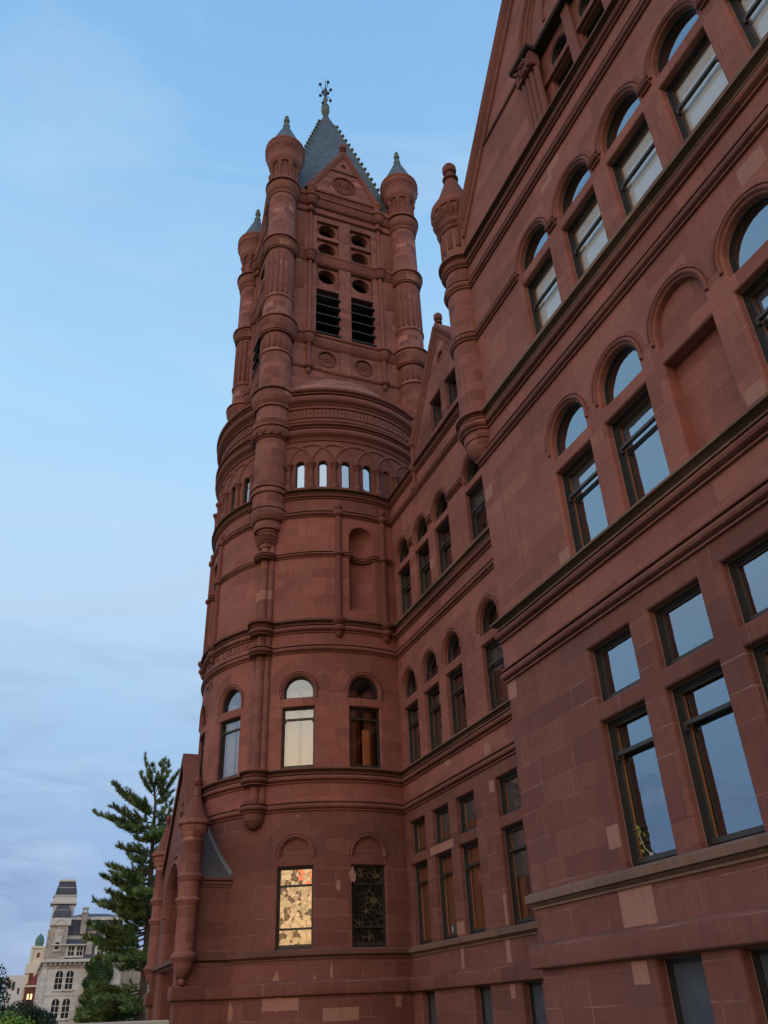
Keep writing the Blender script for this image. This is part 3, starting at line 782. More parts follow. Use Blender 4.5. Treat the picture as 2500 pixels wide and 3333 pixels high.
# ---- wing gable: coping, inner string, colonnettes, ledge, big arch
def rake(mb, frame, x0, z0, x1, z1, half, prof_out, y_in=.4):
    """coping along a slope in the wall plane: prof_out list of (v, out) across the slope from inner to outer"""
    d = Vector((x1 - x0, z1 - z0)).normalized(); nrm = Vector((-d.y, d.x))
    if nrm.y < 0: nrm = -nrm
    G = [[(x + nrm.x * v, -o, z + nrm.y * v) for v, o in prof_out] for x, z in ((x0, z0), (x1, z1))]
    L = math.hypot(x1 - x0, z1 - z0)
    mb.grid(G, [[(0, v) for v, o in prof_out], [(L, v) for v, o in prof_out]], flip=(x1 < x0))
cop = [(-.42, 0), (-.40, .06), (-.30, .08), (-.26, .03), (-.16, .03), (-.10, .10), (.0, .16), (.06, .17), (.12, .12), (.13, -.35)]
for s, nm in ((1, 'l'), (-1, 'r')):
    mb = MB(fb); ye = YC - .25 if s > 0 else YE
    rake(mb, fb, U(ye), zrake(ye), U(PKY), zrake(PKY), .2, cop)
    mb.build('gable_coping', PLAIN, B)
led = [(0, 19.60), (.04, 19.62), (.05, 19.70), (.07, 19.76), (0, 19.80)]
LEDGE_SHADE = stone('shade_dark_dressed_stone', (0.055, 0.036, 0.030), joints=0, var=.3)  # near-black tone paints the shade under the ledge into the stone
seg(fb, U(12.0), U(9.30), [(0, 19.60), (.05, 19.61), (.06, 19.68), (.02, 19.70), (0, 19.705)], 'gable_ledge', DRUMSILL)
seg(fb, U(9.36), U(8.55), [(-.2, 19.66), (.22, 19.665), (.26, 19.71), (.26, 19.79), (.0, 19.82)], 'gable_ledge', LEDGE_SHADE)
seg(fb, U(8.55), U(AT0), [(-.22, 19.60), (.03, 19.62), (.05, 19.66), (.05, 19.74), (.0, 19.78)], 'gable_ledge', LEDGE_SHADE)
mb = MB(fb)
for k in range(4):
    xx = U(9.18 - .17 * k)
    c = fb(xx, .0 if k < 3 else .02, 0)
    m2 = MB(); m2.lathe(c[0], c[1], [(.11, 17.0), (.11, 17.22), (.085, 17.3), (.085, 17.35), (.078, 19.1)], 12); m2.build('gable_colonnette', CARVED, B)
m2 = MB(fb); m2.box(U(9.30), U(8.60), -.14, .1, 19.12, 19.70); m2.build('carved_capital', CARVED, B)
# knobbly foliage of the capital
m2 = MB()
for k in range(34):
    p = fb(U(random.uniform(8.62, 9.28)), -.15 + random.uniform(-.03, .02), random.uniform(19.18, 19.66)); m2.ball(p, random.uniform(.035, .06), 7, 5)
m2.build('carved_foliage', CARVED, B)
mb = MB(fb)
for r_, pr in ((2.62, .09), (2.38, .07), (2.16, .06)): arch_mold(mb, U(6.50), 19.82, r_, pr, n=30)
mb.build('great_arch_moulding', CARVED, B)
mb = MB(fb)
for yy in (7.6, 6.5, 5.4): arch_mold(mb, U(yy), 20.3, .42, .05, tail=.3)
mb.build('blind_arcade', CARVED, B)

# dormer coping, finial, pilaster with pendant
for s in (1, -1):
    mb = MB(fm); rake(mb, fm, U(DG + s * (YK - DG)), zd(YK) + .1, U(DG), DZ + .1, .2, [(-.30, 0), (-.28, .04), (-.20, .05), (-.17, .01), (-.10, .02), (-.05, .09), (.02, .13), (.10, .13), (.14, .08), (.15, -.5)])
    mb.build('gable_coping', PLAIN, B)
def finial(cx, cy, z, h, r, mat=PLAIN, name='finial', parent=None):
    mb = MB(); s = h
    mb.lathe(cx, cy, [(r * .9, z), (r * .55, z + .16 * s), (r * .42, z + .30 * s), (r * .8, z + .34 * s), (r * .86, z + .40 * s), (r * .5, z + .46 * s), (r * .5, z + .52 * s), (r * .85, z + .56 * s), (r * 1.0, z + .70 * s), (r * .9, z + .86 * s), (r * .45, z + .97 * s), (0, z + s)], 16)
    return mb.build(name, mat, parent or B)
finial(XM + .1, DG, DZ + .02, .82, .17)
px, py = XM - .02, YK - .02
mb = MB()
mb.lathe(px, py, [(0, 15.92), (.05, 15.95), (.10, 16.05), (.08, 16.12)] + [(.09 + o, z) for o, z in roll(16.14, 16.32, .07)] + [(.09, 16.34), (.09, 16.9)] + [(.10 + o, z) for o, z in roll(16.95, 17.3, .10)] + [(.10, 17.35), (.10, 18.0)] + [(.1 + o, z) for o, z in roll(18.02, 18.25, .09)] + [(.12, 18.28), (.10, 18.36)], 14, -110, 110)
mb.ball((px, py, 18.42), .13)
mb.build('pendant_pilaster', PLAIN, B)

# ---- wing corner turret
def bands(prof): return prof
TP = [(0, 10.68), (.16, 10.72), (.29, 10.84), (.36, 10.98), (.39, 11.08), (.38, 11.10), (.415, 11.12), (.43, 11.28)] + [(.43 + o, z) for o, z in sill_low(11.31, 11.58, .13)[:-1]] + [(.42 + o, z) for o, z in sill_top(11.58, 11.84)[:-2]] + [(.46, 11.86)]
for z0_, z1_ in ((14.02, 14.30), (15.80, 16.10)): TP += [(.455 + o, z) for o, z in strg(z0_, z1_, .10)]
TP += [(.45 + o, z) for o, z in sill_low(16.58, 16.80, .12)[:-1]] + [(.45 + o, z) for o, z in sill_top(16.80, 17.03)[:-1]] + [(.455, 17.05), (.455, 18.20)]
TP += [(.50, 18.21), (.53, 18.27), (.50, 18.33), (.47, 18.34), (.52, 18.36), (.57, 18.44), (.54, 18.52), (.48, 18.54), (.50, 18.60), (.56, 18.80), (.62, 19.02), (.58, 19.06), (.645, 19.08), (.69, 19.20), (.67, 19.32), (.60, 19.34), (.64, 19.37), (.62, 19.42)]
TDc = (XB + .06, YC - .06)
def turret(cx, cy, prof, name='corner_turret', n=32, mat=STONED):
    mb = MB(); mb.lathe(cx, cy, prof, n, 45, 405); return mb.build(name, mat, B, angle=45)
td = turret(*TDc, TP)
mb = MB(); mb.lathe(*TDc, [(.64, 19.38), (.52, 19.56), (.42, 19.86), (.25, 20.42), (.17, 20.68), (.15, 20.72)], 28, 45, 405); mb.build('stone_cone', PLAIN, td)
mb = MB(); mb.lathe(*TDc, [(.15, 20.70), (.225, 20.74), (.235, 20.80), (.20, 20.86), (.13, 20.92), (.12, 21.0), (.13, 21.04), (.19, 21.08), (.21, 21.2), (.20, 21.32), (.13, 21.44), (0, 21.49)], 20); mb.build('finial', PLAIN, td)
def crisp(prof, g=.035):
    return prof
def reeds(cx, cy, R, r, z0, z1, n, name='reeding', a0=0, parent=None, mat=PLAIN):
    mb = MB()
    for k in range(n):
        a = 2 * PI * k / n + a0; x, y = cx + R * math.cos(a), cy + R * math.sin(a)
        mb.lathe(x, y, [(0, z0 - r * .8), (r * .7, z0 - r * .5), (r, z0), (r, z1), (r * .7, z1 + r * .5), (0, z1 + r * .8)], 7, math.degrees(a) - 20, math.degrees(a) + 200)
    return mb.build(name, mat, parent or B, angle=60)
reeds(*TDc, .43, .075, 17.45, 18.12, 12, parent=td)
def studs(cx, cy, R, z, r, n, name='carved_band', parent=None, sz=1., a0=0.):
    mb = MB(); h = r * 1.5
    for k in range(n):
        a = 2 * PI * (k + .5) / n + a0; c, q = math.cos(a), math.sin(a); w = PI * R / n * .96
        rows = []
        for zz, ww, o in ((-h, .25, .0), (-h * .5, .85, .030), (0, 1., .045), (h * .6, .8, .04), (h, .35, .01)):
            slope = zz * .45
            rows.append([(cx + (R + slope - .02) * c - q * w * ww, cy + (R + slope - .02) * q + c * w * ww, z + zz), (cx + (R + slope + o) * c - q * w * ww * .55, cy + (R + slope + o) * q + c * w * ww * .55, z + zz), (cx + (R + slope + o * .3) * c, cy + (R + slope + o * .3) * q, z + zz), (cx + (R + slope + o) * c + q * w * ww * .55, cy + (R + slope + o) * q - c * w * ww * .55, z + zz), (cx + (R + slope - .02) * c + q * w * ww, cy + (R + slope - .02) * q - c * w * ww, z + zz)])
        mb.grid(rows)
    return mb.build(name, CARVED, parent or B, angle=30)
def zig(cx, cy, R, z0, z1, r, n, parent):
    mb = MB(); P = []
    for k in range(2 * n + 1):
        a = PI * k / n; P.append((cx + R * math.cos(a), cy + R * math.sin(a), z0 if k % 2 else z1))
    for a, b in zip(P, P[1:]): mb.tube([a, b], r, 5)
    return mb.build('carved_band', CARVED, parent, angle=60)
studs(*TDc, .59, 18.82, .13, 15, parent=td)

# ---- tower turrets (four corners)
TH = 3.21
tur = []
TPr = [(.30, 14.80), (.33, 14.86), (.33, 14.92), (.36, 15.1), (.41, 15.28), (.44, 15.34), (.40, 15.38), (.44, 15.42), (.52, 15.52), (.56, 15.66), (.54, 15.8), (.60, 15.86), (.70, 15.98), (.745, 16.12), (.73, 16.24), (.70, 16.28), (.74, 16.34), (.70, 16.40), (.65, 16.44), (.65, 16.9), (.66, 16.96), (.72, 17.02), (.745, 17.12), (.70, 17.2), (.76, 17.26), (.75, 17.33), (.66, 17.38), (.65, 19.56)]
TPr += [(.70, 19.6), (.76, 19.68), (.84, 19.85), (.87, 19.98), (.82, 20.02), (.88, 20.08), (.87, 20.16), (.74, 20.22), (.78, 20.32), (.82, 20.44), (.74, 20.54), (.70, 20.6), (.70, 21.12), (.78, 21.16), (.76, 21.24), (.72, 21.3), (.80, 21.42), (.90, 21.62), (.93, 21.8), (.86, 21.9), (.95, 21.96), (.94, 22.06), (.72, 22.12), (.67, 22.16), (.67, 24.10)]
TPr += [(.67 + o, z) for o, z in roll(24.14, 24.32, .07)] + [(.62, 24.36), (.62, 25.26), (.72, 25.32), (.76, 25.40), (.72, 25.46), (.78, 25.6), (.86, 25.82), (.89, 25.98), (.84, 26.03), (.91, 26.1), (.90, 26.18), (.70, 26.24), (.66, 26.28), (.66, 27.42)]
TPr += [(.66 + o, z) for o, z in roll(27.44, 27.60, .06)] + [(.63, 27.64), (.63, 30.60), (.70, 30.64), (.74, 30.74), (.70, 30.82), (.76, 30.96), (.84, 31.16), (.80, 31.22), (.88, 31.28), (.87, 31.38), (.70, 31.44), (.66, 31.48), (.66, 34.56)]
TPr += [(.66 + o, z) for o, z in roll(34.58, 34.76, .07)] + [(.68, 34.8), (.74, 34.9), (.82, 35.1), (.86, 35.3), (.80, 35.36), (.90, 35.44), (.89, 35.54), (.68, 35.6), (.63, 35.64), (.63, 37.0), (.80, 37.25), (.86, 37.5), (.82, 37.6), (.90, 37.8), (1.0, 38.1), (1.03, 38.35), (.96, 38.42), (1.04, 38.52), (1.02, 38.64), (.86, 38.75), (.80, 38.85), (.40, 38.9)]
def quirk(prof, lim=.035):
    o = [prof[0]]
    for a, b in zip(prof, prof[1:]):
        if b[0] - a[0] > lim and b[1] - a[1] < .10:                      # stepping outwards: undercut the ring
            o.append((a[0] - .012, b[1] - .004)); o.append((b[0], b[1]))
        elif a[0] - b[0] > .05 and b[1] - a[1] < .09:                    # stepping back in
            o.append((b[0] - .01, a[1] + .004)); o.append(b)
        else: o.append(b)
    return o
TPr = quirk(TPr)
for (sx, sy) in ((-1, -1), (1, -1), (-1, 1), (1, 1)):
    cx, cy = TC[0] + sx * TH, TC[1] + sy * TH
    full_t = (sx, sy) == (-1, -1)
    prof = TPr if full_t else [p for p in TPr if p[1] > (19.5 if sy < 0 else 15)]
    t = turret(cx, cy, prof, n=36, mat=STONED); tur.append(t)
    mb = MB(); mb.lathe(cx, cy, [(.95, 38.70), (.86, 38.86), (.57, 39.65), (.20, 40.66), (.16, 40.74)], 24, 45, 405); mb.build('slate_cone', SLATE, t)
    mb = MB(); mb.lathe(cx, cy, [(.15, 40.66), (.19, 40.76), (.20, 40.88), (.16, 41.0), (.09, 41.06), (.09, 41.22), (.15, 41.28), (.17, 41.40), (.13, 41.52), (.08, 41.56), (.12, 41.66), (.08, 41.78), (0, 41.82)], 14); mb.build('finial', COPPER, t)
    reeds(cx, cy, .60, .085, 27.8, 30.42, 16, parent=t)
    reeds(cx, cy, .60, .085, 24.46, 25.12, 16, parent=t)
    studs(cx, cy, .80, 25.78, .075, 20, parent=t); studs(cx, cy, .78, 31.08, .075, 20, parent=t); studs(cx, cy, .77, 35.12, .075, 20, parent=t); studs(cx, cy, .96, 38.05, .08, 24, parent=t)
    # little arcade under the cap
    mb = MB(); n = 8
    for k in range(n):
        a = 2 * PI * k / n + .2; x, y = cx + .66 * math.cos(a), cy + .66 * math.sin(a)
        mb.lathe(x, y, [(.10, 35.62), (.07, 35.7), (.07, 36.55), (.12, 36.7), (.16, 36.82), (.13, 36.9)], 8)
        P = []
        for j in range(9):
            b = PI * j / 8; aa = a + PI / n - PI / n * math.cos(b); P.append((cx + .69 * math.cos(aa), cy + .69 * math.sin(aa), 36.88 + .24 * math.sin(b)))
        mb.tube(P, .055, 6)
    mb.build('turret_arcade', PLAIN, t)
    if full_t:
        zig(cx, cy, .83, 19.70, 19.96, .035, 15, t)
        studs(cx, cy, .40, 15.12, .05, 16, parent=t); studs(cx, cy, .37, 14.99, .04, 16, parent=t, a0=.2); studs(cx, cy, .42, 15.25, .04, 18, parent=t, a0=.1)
# clustered shafts on the drum under the front turret, with rings and pendant
acx, acy = TC[0] - (DR + .02) * math.sin(rad(45)), TC[1] - (DR + .02) * math.cos(rad(45))
for s, r, o in ((0, .165, .08), (-.235, .115, .0), (.235, .115, .0)):
    t45 = rad(-45); ox, oy = math.sin(t45), -math.cos(t45); tx, ty = math.cos(t45), math.sin(t45)
    x, y = acx + ox * o + tx * s, acy + oy * o + ty * s
    for (za, zb) in ((5.7, 14.9),):
        mb = MB(); mb.lathe(x, y, [(r, za), (r, zb)], 16, -180, 180); mb.build('clustered_shaft', STONED, B)
c2 = (acx + .05 * math.sin(rad(-45)), acy - .05 * math.cos(rad(-45)))
for z0, z1, ba in ((5.43, 5.72, .37), (10.59, 10.88, .36), (14.28, 14.51, .35)):
    mb = MB(); mb.lathe(*c2, [(.1, z0)] + [(ba + o, z) for o, z in strg(z0, z1, .10)] + [(.1, z1)], 28); mb.build('shaft_ring', PLAIN, B, angle=28)
for z0, zm, z1 in ((6.27, 6.52, 6.735), (11.31, 11.58, 11.84)):
    mb = MB(); mb.lathe(*c2, [(.1, z0)] + [(.36 + o, z) for o, z in sill_low(z0, zm, .12) + sill_top(zm, z1)] + [(.1, z1)], 28); mb.build('shaft_ring', PLAIN, B, angle=28)
mb = MB(); mb.lathe(*c2, [(0, 4.98), (.12, 5.0), (.26, 5.10), (.34, 5.26), (.37, 5.44), (.36, 5.5)], 24); cp = mb.build('carved_pendant', CARVED, B)
mb = MB()
for k in range(40):
    a = random.uniform(-PI, 0.3); t = random.uniform(.2, 1.2); R = .36
    mb.ball((c2[0] + R * .97 * math.cos(a) * math.cos(PI / 2 - t), c2[1] + R * .97 * math.sin(a) * math.cos(PI / 2 - t), 5.44 - .43 * math.cos(t)), random.uniform(.03, .05), 6, 4)
mb.build('carved_foliage', CARVED, cp)
# shafts framing the niches
for a in (-101, -79, -11, 11):
    p = fd(fd.x(a), -.02, 0)
    mb = MB()
    mb.lathe(p[0], p[1], [(0, 11.10), (.07, 11.13), (.13, 11.23), (.14, 11.30)] + [(.11 + o, z) for o, z in roll(11.33, 11.57, .12)] + [(.13, 11.59), (.22, 11.64), (.27, 11.72), (.27, 11.80), (.12, 11.86), (.115, 14.28)] + [(.115 + o, z) for o, z in roll(14.30, 14.48, .09)] + [(.115, 14.5), (.11, 15.96)] + [(.11 + o, z) for o, z in roll(15.98, 16.24, .09)] + [(.06, 16.26), (.12, 16.32), (.145, 16.42), (.12, 16.52), (0, 16.57)], 14, -180, 180)
    mb.build('niche_shaft', PLAIN, B)
# arcade of the drum: colonnettes and interlaced arches
cols = [-35, -23.9, -12.7, -1.5, 9.7, 20.9, 32.1, 43.3] + [-55, -66.1, -77.3, -88.5, -99.7]
for a in cols:
    p = fd(fd.x(a), -.03, 0); mb = MB()
    mb.lathe(p[0], p[1], [(.15, 17.18), (.15, 17.36), (.11, 17.47), (.13, 17.52), (.085, 17.57), (.08, 18.12), (.11, 18.15), (.09, 18.18), (.16, 18.34), (.18, 18.36), (.18, 18.42), (.10, 18.44)], 12, -180, 180)
    mb.build('arcade_colonnette', CARVED, B)
mb = MB(fd)
for a in cols:
    arch_mold(mb, fd.x(a), 18.43, .875, .05, n=18)
mb.build('interlaced_arches', PLAIN, B)
# drum entablature
ent = [(0, 19.50), (.045, 19.502), (.05, 19.54), (.01, 19.55), (.06, 19.66)] + [(o + .02, z) for o, z in roll(19.68, 20.06, .20)][1:-1] + [(.04, 20.07), (.14, 20.10), (.14, 20.14), (.10, 20.15), (.23, 20.20), (.235, 20.26), (.08, 20.31), (.085, 20.40), (.13, 20.405), (.13, 20.45), (.07, 20.46), (.075, 20.60), (.115, 20.61), (.12, 20.64), (.06, 20.65), (.06, 21.08), (.12, 21.09), (.12, 21.13), (.065, 21.14), (.07, 21.26), (.12, 21.27), (.12, 21.31), (.05, 21.32)] + [(o + .04, z) for o, z in roll(21.34, 21.76, .22)][1:-1] + [(.08, 21.77), (.20, 21.80), (.20, 21.84), (.16, 21.85), (.29, 21.91), (.31, 21.98), (.29, 22.03), (.02, 22.10), (-.1, 22.12)]
course('drum_entablature', drum_path(-130, 70), ent, PLAIN)
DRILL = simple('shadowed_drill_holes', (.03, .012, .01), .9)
a = -84; mbs = MB(fd)
while a < 66:
    x = fd.x(a); n = 10
    if not -53 < a < -37:
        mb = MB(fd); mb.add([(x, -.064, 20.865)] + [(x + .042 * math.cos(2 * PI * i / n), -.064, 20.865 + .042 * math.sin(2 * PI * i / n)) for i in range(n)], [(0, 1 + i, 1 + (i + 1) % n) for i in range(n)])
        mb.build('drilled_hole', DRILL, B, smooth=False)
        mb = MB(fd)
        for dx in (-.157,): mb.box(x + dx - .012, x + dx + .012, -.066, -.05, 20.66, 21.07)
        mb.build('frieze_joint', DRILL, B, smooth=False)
    a += 3.95
# stone dome over the drum between the turrets
mb = MB(); mb.lathe(TC[0], TC[1], [(4.60, 22.08), (4.50, 22.30), (4.28, 22.60), (4.0, 22.93), (3.65, 23.38), (3.3, 23.80), (3.0, 24.05), (2.6, 24.2)], 64, -180, 180, uo=3)
mb.build('drum_dome', stone('red_sandstone_shingles', (0.36, 0.165, 0.130), H=.19, W=.62, var=.45, joint_w=.014, soot=.6, patches=True), B, angle=60)

# ---- square belfry: four faces
def belfry_face(th, detail=True):
    t = rad(th); inw = (-math.sin(t), math.cos(t))
    F = Flat(TC[0] - inw[0] * TH, TC[1] - inw[1] * TH, th)
    rects = []
    for xc in (-.865, .865):
        rects += [Rect(xc - .565, xc + .565, 26.30, 29.25), Rect(xc - .565, xc + .565, 29.42, 30.88), Rect(xc - .565, xc + .565, 31.70, 32.78), Rect(xc - .565, xc + .565, 33.0, 34.05)]
    ros = [Circ(xc, 24.92, .47) for xc in (-.9, .84)]
    holes = [(r, (.26 if r.b[3] < 29.3 else .15), .02) for r in rects] + [(c, .07, .03) for c in ros]
    mb = MB(F)
    sheet(mb, [(-TH, 20), (TH, 20), (TH, 36.2), (-TH, 36.2)], [h.loop(ch) for h, d, ch in holes])
    for h, d, ch in holes: reveal(mb, h, d + .02, ch)
    mb.build('belfry_wall', STONED, B, angle=32)
    mb = MB(F)
    for xc in (-.865, .865):
        for zc, z0, z1 in ((30.32, 29.42, 30.88), (32.22, 31.70, 32.78), (33.56, 33.0, 34.05)):
            c = Circ(xc, zc, .455)
            sheet(mb, Rect(xc - .6, xc + .6, z0 - .03, z1 + .03).loop(), [c.loop(.0)], y=.16)
            reveal(mb, c, .4, 0.0, y=.16)
    mb.build('pierced_panel', STONED, B, angle=32)
    for c in ros:
        mb = MB(F)
        sheet(mb, Circ(c.xc, c.zc, .5).loop(), [], y=.075)
        for k in range(12):
            a = 2 * PI * k / 12; P = [(c.xc + r * math.cos(a), .075, c.zc + r * math.sin(a)) for r in (.08, .36)]
            ax, az = math.cos(a), math.sin(a); tx, tz = -az, ax
            pts = []
            for r, wd in ((.09, .02), (.22, .065), (.34, .085), (.40, .04)):
                pts.append(((c.xc + r * ax - tx * wd, .07, c.zc + r * az - tz * wd), (c.xc + r * ax, .03, c.zc + r * az), (c.xc + r * ax + tx * wd, .07, c.zc + r * az + tz * wd)))
            mb.grid([list(p) for p in pts], flip=True)
        arch_mold(mb, c.xc, c.zc, .45, .035, 0, 360, n=28); arch_mold(mb, c.xc, c.zc, .09, .04, 0, 360, n=12, y=.05)
        mb.build('rosette_panel', CARVED, B, angle=50)
    for c in ros:
        for (xa, xb, za, zb) in ((-.60, .60, .57, .60), (-.60, .60, -.60, -.57), (-.60, -.57, -.57, .57), (.57, .60, -.57, .57)):
            mb = MB(F); mb.box(c.xc + xa, c.xc + xb, -.035, .01, c.zc + za, c.zc + zb); mb.build('panel_frame', CARVED, B, smooth=False)
    mb = MB(F)
    for xc in (-.865, .865):
        for k in range(5):
            z = 26.42 + k * .58
            mb.box(xc - .57, xc + .60, -.10, .02, z - .06, z + .01)
            mb.add([(xc - .57, -.10, z), (xc + .60, -.10, z), (xc + .57, .42, z + .42), (xc - .57, .42, z + .42)], [(0, 1, 2, 3), (3, 2, 1, 0)])
    mb.build('louvres', LOUVRE, B, smooth=False)
    # horizontal mouldings on the face, stepping round the colonnettes
    def face_course(name, prof, mat=PLAIN):
        xs = [(-TH + .5, 0)]
        for xc in (-1.78, 1.82):
            xs += [(xc + .17 * math.cos(a), -.17 * math.sin(a) - .02) for a in [PI - PI * i / 8 for i in range(9)]]
        xs += [(TH - .5, 0)]
        mb = MB(); mb.sweep([F(x, y, 0)[:2] for x, y in xs], prof); mb.build(name, mat, B, angle=45)
    face_course('belfry_string', [(0, 24.12)] + roll(24.14, 24.32, .07)[1:-1] + [(0, 24.34)])
    face_course('belfry_cornice', [(0, 25.55), (.03, 25.58), (.06, 25.66), (.14, 25.82), (.15, 25.95), (.11, 26.0), (.19, 26.06), (.19, 26.16), (.05, 26.22), (0, 26.24)])
    face_course('belfry_cornice', [(0, 30.92), (.03, 30.95), (.06, 31.02), (.10, 31.16), (.15, 31.3), (.12, 31.36), (.18, 31.42), (.18, 31.5), (.05, 31.58), (0, 31.6)])
    face_course('belfry_architrave', [(0, 34.42), (.03, 34.44)] + [(.02 + o, z) for o, z in roll(34.46, 34.62, .07)] + [(0, 34.65)])
    face_course('belfry_cornice', [(0, 34.98), (.05, 35.0), (.10, 35.1), (.20, 35.28), (.21, 35.38), (.16, 35.42), (.26, 35.48), (.26, 35.58), (.10, 35.66), (0, 35.68)])
    for xc in (-1.78, 1.82):
        p = F(xc, -.03, 0); mb = MB()
        mb.lathe(p[0], p[1], [(0, 23.82), (.08, 23.86), (.13, 23.96), (.11, 24.08), (.11, 25.5), (.17, 25.62), (.12, 25.7)], 12, -180, 180)
        mb.lathe(p[0], p[1], [(.15, 26.2), (.10, 26.3), (.10, 30.9), (.15, 31.55), (.10, 31.66), (.10, 34.4), (.12, 34.65), (.12, 35.0)], 12, -180, 180)
        mb.lathe(p[0], p[1], [(.22, 35.62), (.22, 36.25), (.27, 36.33), (.27, 36.45), (.24, 36.58), (.12, 36.68), (0, 36.7)], 14, -180, 180)
        mb.build('belfry_colonnette', PLAIN, B)
    # reeded panels beside the turrets and the frieze of reeds below the gable
    for x0, x1 in ((-2.48, -2.06), (2.10, 2.50)):
        mb = MB()
        for k in range(5):
            x = x0 + (x1 - x0) * (k + .5) / 5
            for z0, z1 in ((28.95, 30.7), (31.8, 34.2)):
                p = F(x, .0, 0); mb.lathe(p[0], p[1], [(0, z0), (.045, z0 + .05), (.045, z1 - .05), (0, z1)], 6, th - 90, th + 90)
        mb.build('reeded_panel', PLAIN, B, angle=60)
    mb = MB(); n = 24
    for k in range(n):
        x = -1.5 + 3.02 * (k + .5) / n; p = F(x, -.02, 0)
        mb.lathe(p[0], p[1], [(0, 35.68), (.05, 35.74), (.05, 36.2), (0, 36.26)], 6, th - 90, th + 90)
    mb.build('reeded_frieze', PLAIN, B, angle=60)
    # gable
    gx, gz0, gz1 = 1.98, 36.15, 40.0
    mb = MB(F)
    sheet(mb, [(-gx, gz0), (gx + .04, gz0), (.02, gz1)], [Circ(0, 37.32, .68).loop(.03), Circ(0, 38.95, .16).loop(.02)], y=-.03)
    reveal(mb, Circ(0, 37.32, .68), .06, .03, y=-.03); reveal(mb, Circ(0, 38.95, .16), .06, .02, y=-.03)
    sheet(mb, Circ(0, 37.32, .7).loop(), [], y=.03); sheet(mb, Circ(0, 38.95, .18).loop(), [], y=.03)
    mb.build('belfry_gable', STONED, B, angle=32)
    mb = MB(F)
    arch_mold(mb, 0, 37.32, .64, .05, 0, 360, n=32, y=-.03)
    for k in range(16):
        a = 2 * PI * k / 16; ax, az = math.cos(a), math.sin(a); tx, tz = -az, ax; pts = []
        for r, wd in ((.12, .02), (.3, .07), (.48, .09), (.56, .03)):
            pts.append([(0 + r * ax - tx * wd, .025, 37.32 + r * az - tz * wd), (r * ax, -.02, 37.32 + r * az), (r * ax + tx * wd, .025, 37.32 + r * az + tz * wd)])
        mb.grid(pts, flip=True)
    arch_mold(mb, 0, 37.32, .09, .05, 0, 360, n=10, y=0)
    m3 = MB(F); arch_mold(m3, 0, 38.95, .13, .03, 0, 360, n=14, y=-.03); m3.build('small_roundel', CARVED, B)
    mb.build('rosette_panel', CARVED, B, angle=50)
    mb = MB(F); mb.box(-.86, .88, -.10, -.01, 38.32, 38.46); mb.build('gable_band', CARVED, B, smooth=False)
    mb = MB(F); mb.box(-gx + .2, gx - .2, -.12, 0, 36.22, 36.38); mb.build('gable_band', CARVED, B, smooth=False)
    for s in (-1, 1):
        mb = MB(F); rake(mb, F, s * (gx + .02), gz0 + .08, 0, gz1 + .05, .1, [(-.16, .02), (-.14, .08), (-.06, .10), (.0, .14), (.08, .15), (.14, .10), (.15, -.4)])
        mb.build('gable_coping', PLAIN, B)
    p = F(0, .05, 0); finial(p[0], p[1], gz1 - .02, .98, .21)
    # gable roof running back to the spire
    mb = MB(F)
    for s in (-1, 1):
        a, b, c, d = (s * gx, .1, gz0 + .1), (0, .1, gz1 + .05), (0, 2.4, gz1 + .05), (s * gx, 2.4, gz0 + .1)
        mb.add([a, b, c, d], [(0, 1, 2, 3)], [(0, 0), (0, 4), (2, 4), (2, 0)])
    mb.build('gable_roof', SLATE, B, smooth=False)
for th in (0, -90, 90, 180): belfry_face(th)
mb = MB(); mb.box(TC[0] - 2.2, TC[0] + 2.2, TC[1] - 2.2, TC[1] + 2.2, 20.5, 36.0); mb.build('belfry_core', DARK, B, smooth=False)

# ---- spire
mb = MB(); SB, SZ0, SZ1, ST = 3.0, 35.6, 47.0, .42
prof = [(SB, SZ0), (SB - .1, SZ0 + .4), (2.38, 38.7), (1.60, 42.1), (.79, 45.4), (ST, SZ1)]
for th in (0, 90, 180, 270):
    t = rad(th); F = Flat(TC[0], TC[1], th)
    m2 = MB(F)
    for (r0, z0), (r1, z1) in zip(prof, prof[1:]):
        m2.quad((-r0, -r0, z0), (r0, -r0, z0), (r1, -r1, z1), (-r1, -r1, z1), [(-r0, z0), (r0, z0), (r1, z1), (-r1, z1)])
    mb.v += [v for v in m2.v]; o = len(mb.uv); mb.f += [tuple(i + o for i in f) for f in m2.f]; mb.uv += m2.uv
sp = mb.build('spire', SLATE, B, smooth=False)
for sx, sy in ((-1, -1), (1, -1), (-1, 1), (1, 1)):
    mb = MB(); P = [(TC[0] + sx * r, TC[1] + sy * r, z) for r, z in prof]
    mb.tube(P, .06, 6)
    L = P[-1][2] - P[0][2]; n = 19
    for k in range(n):
        z = 36.3 + (46.6 - 36.3) * k / (n - 1)
        for (r0, z0), (r1, z1) in zip(prof, prof[1:]):
            if z0 <= z <= z1:
                r = r0 + (r1 - r0) * (z - z0) / (z1 - z0); mb.ball((TC[0] + sx * (r + .07), TC[1] + sy * (r + .07), z + .05), .105, 8, 6)
    mb.build('hip_crest', COPPER, sp)
mb = MB()
m2 = [(.42, 46.9), (.36, 47.3), (.20, 47.9), (.12, 48.4)]
G = []
for k in range(5):
    a = PI / 4 + PI / 2 * k; G.append([(TC[0] + math.sqrt(2) * r * math.cos(a), TC[1] + math.sqrt(2) * r * math.sin(a), z) for r, z in m2])
mb.grid(G); mb.build('spire_cap', LEAD, sp, smooth=False)
mb = MB(); mb.lathe(TC[0], TC[1], [(.12, 48.35), (.19, 48.5), (.25, 48.72), (.27, 48.95), (.23, 49.15), (.20, 49.2), (.26, 49.27), (.20, 49.36), (.12, 49.55), (.09, 49.8), (.13, 49.95), (.16, 50.1), (.08, 50.2), (.07, 50.35)], 16)
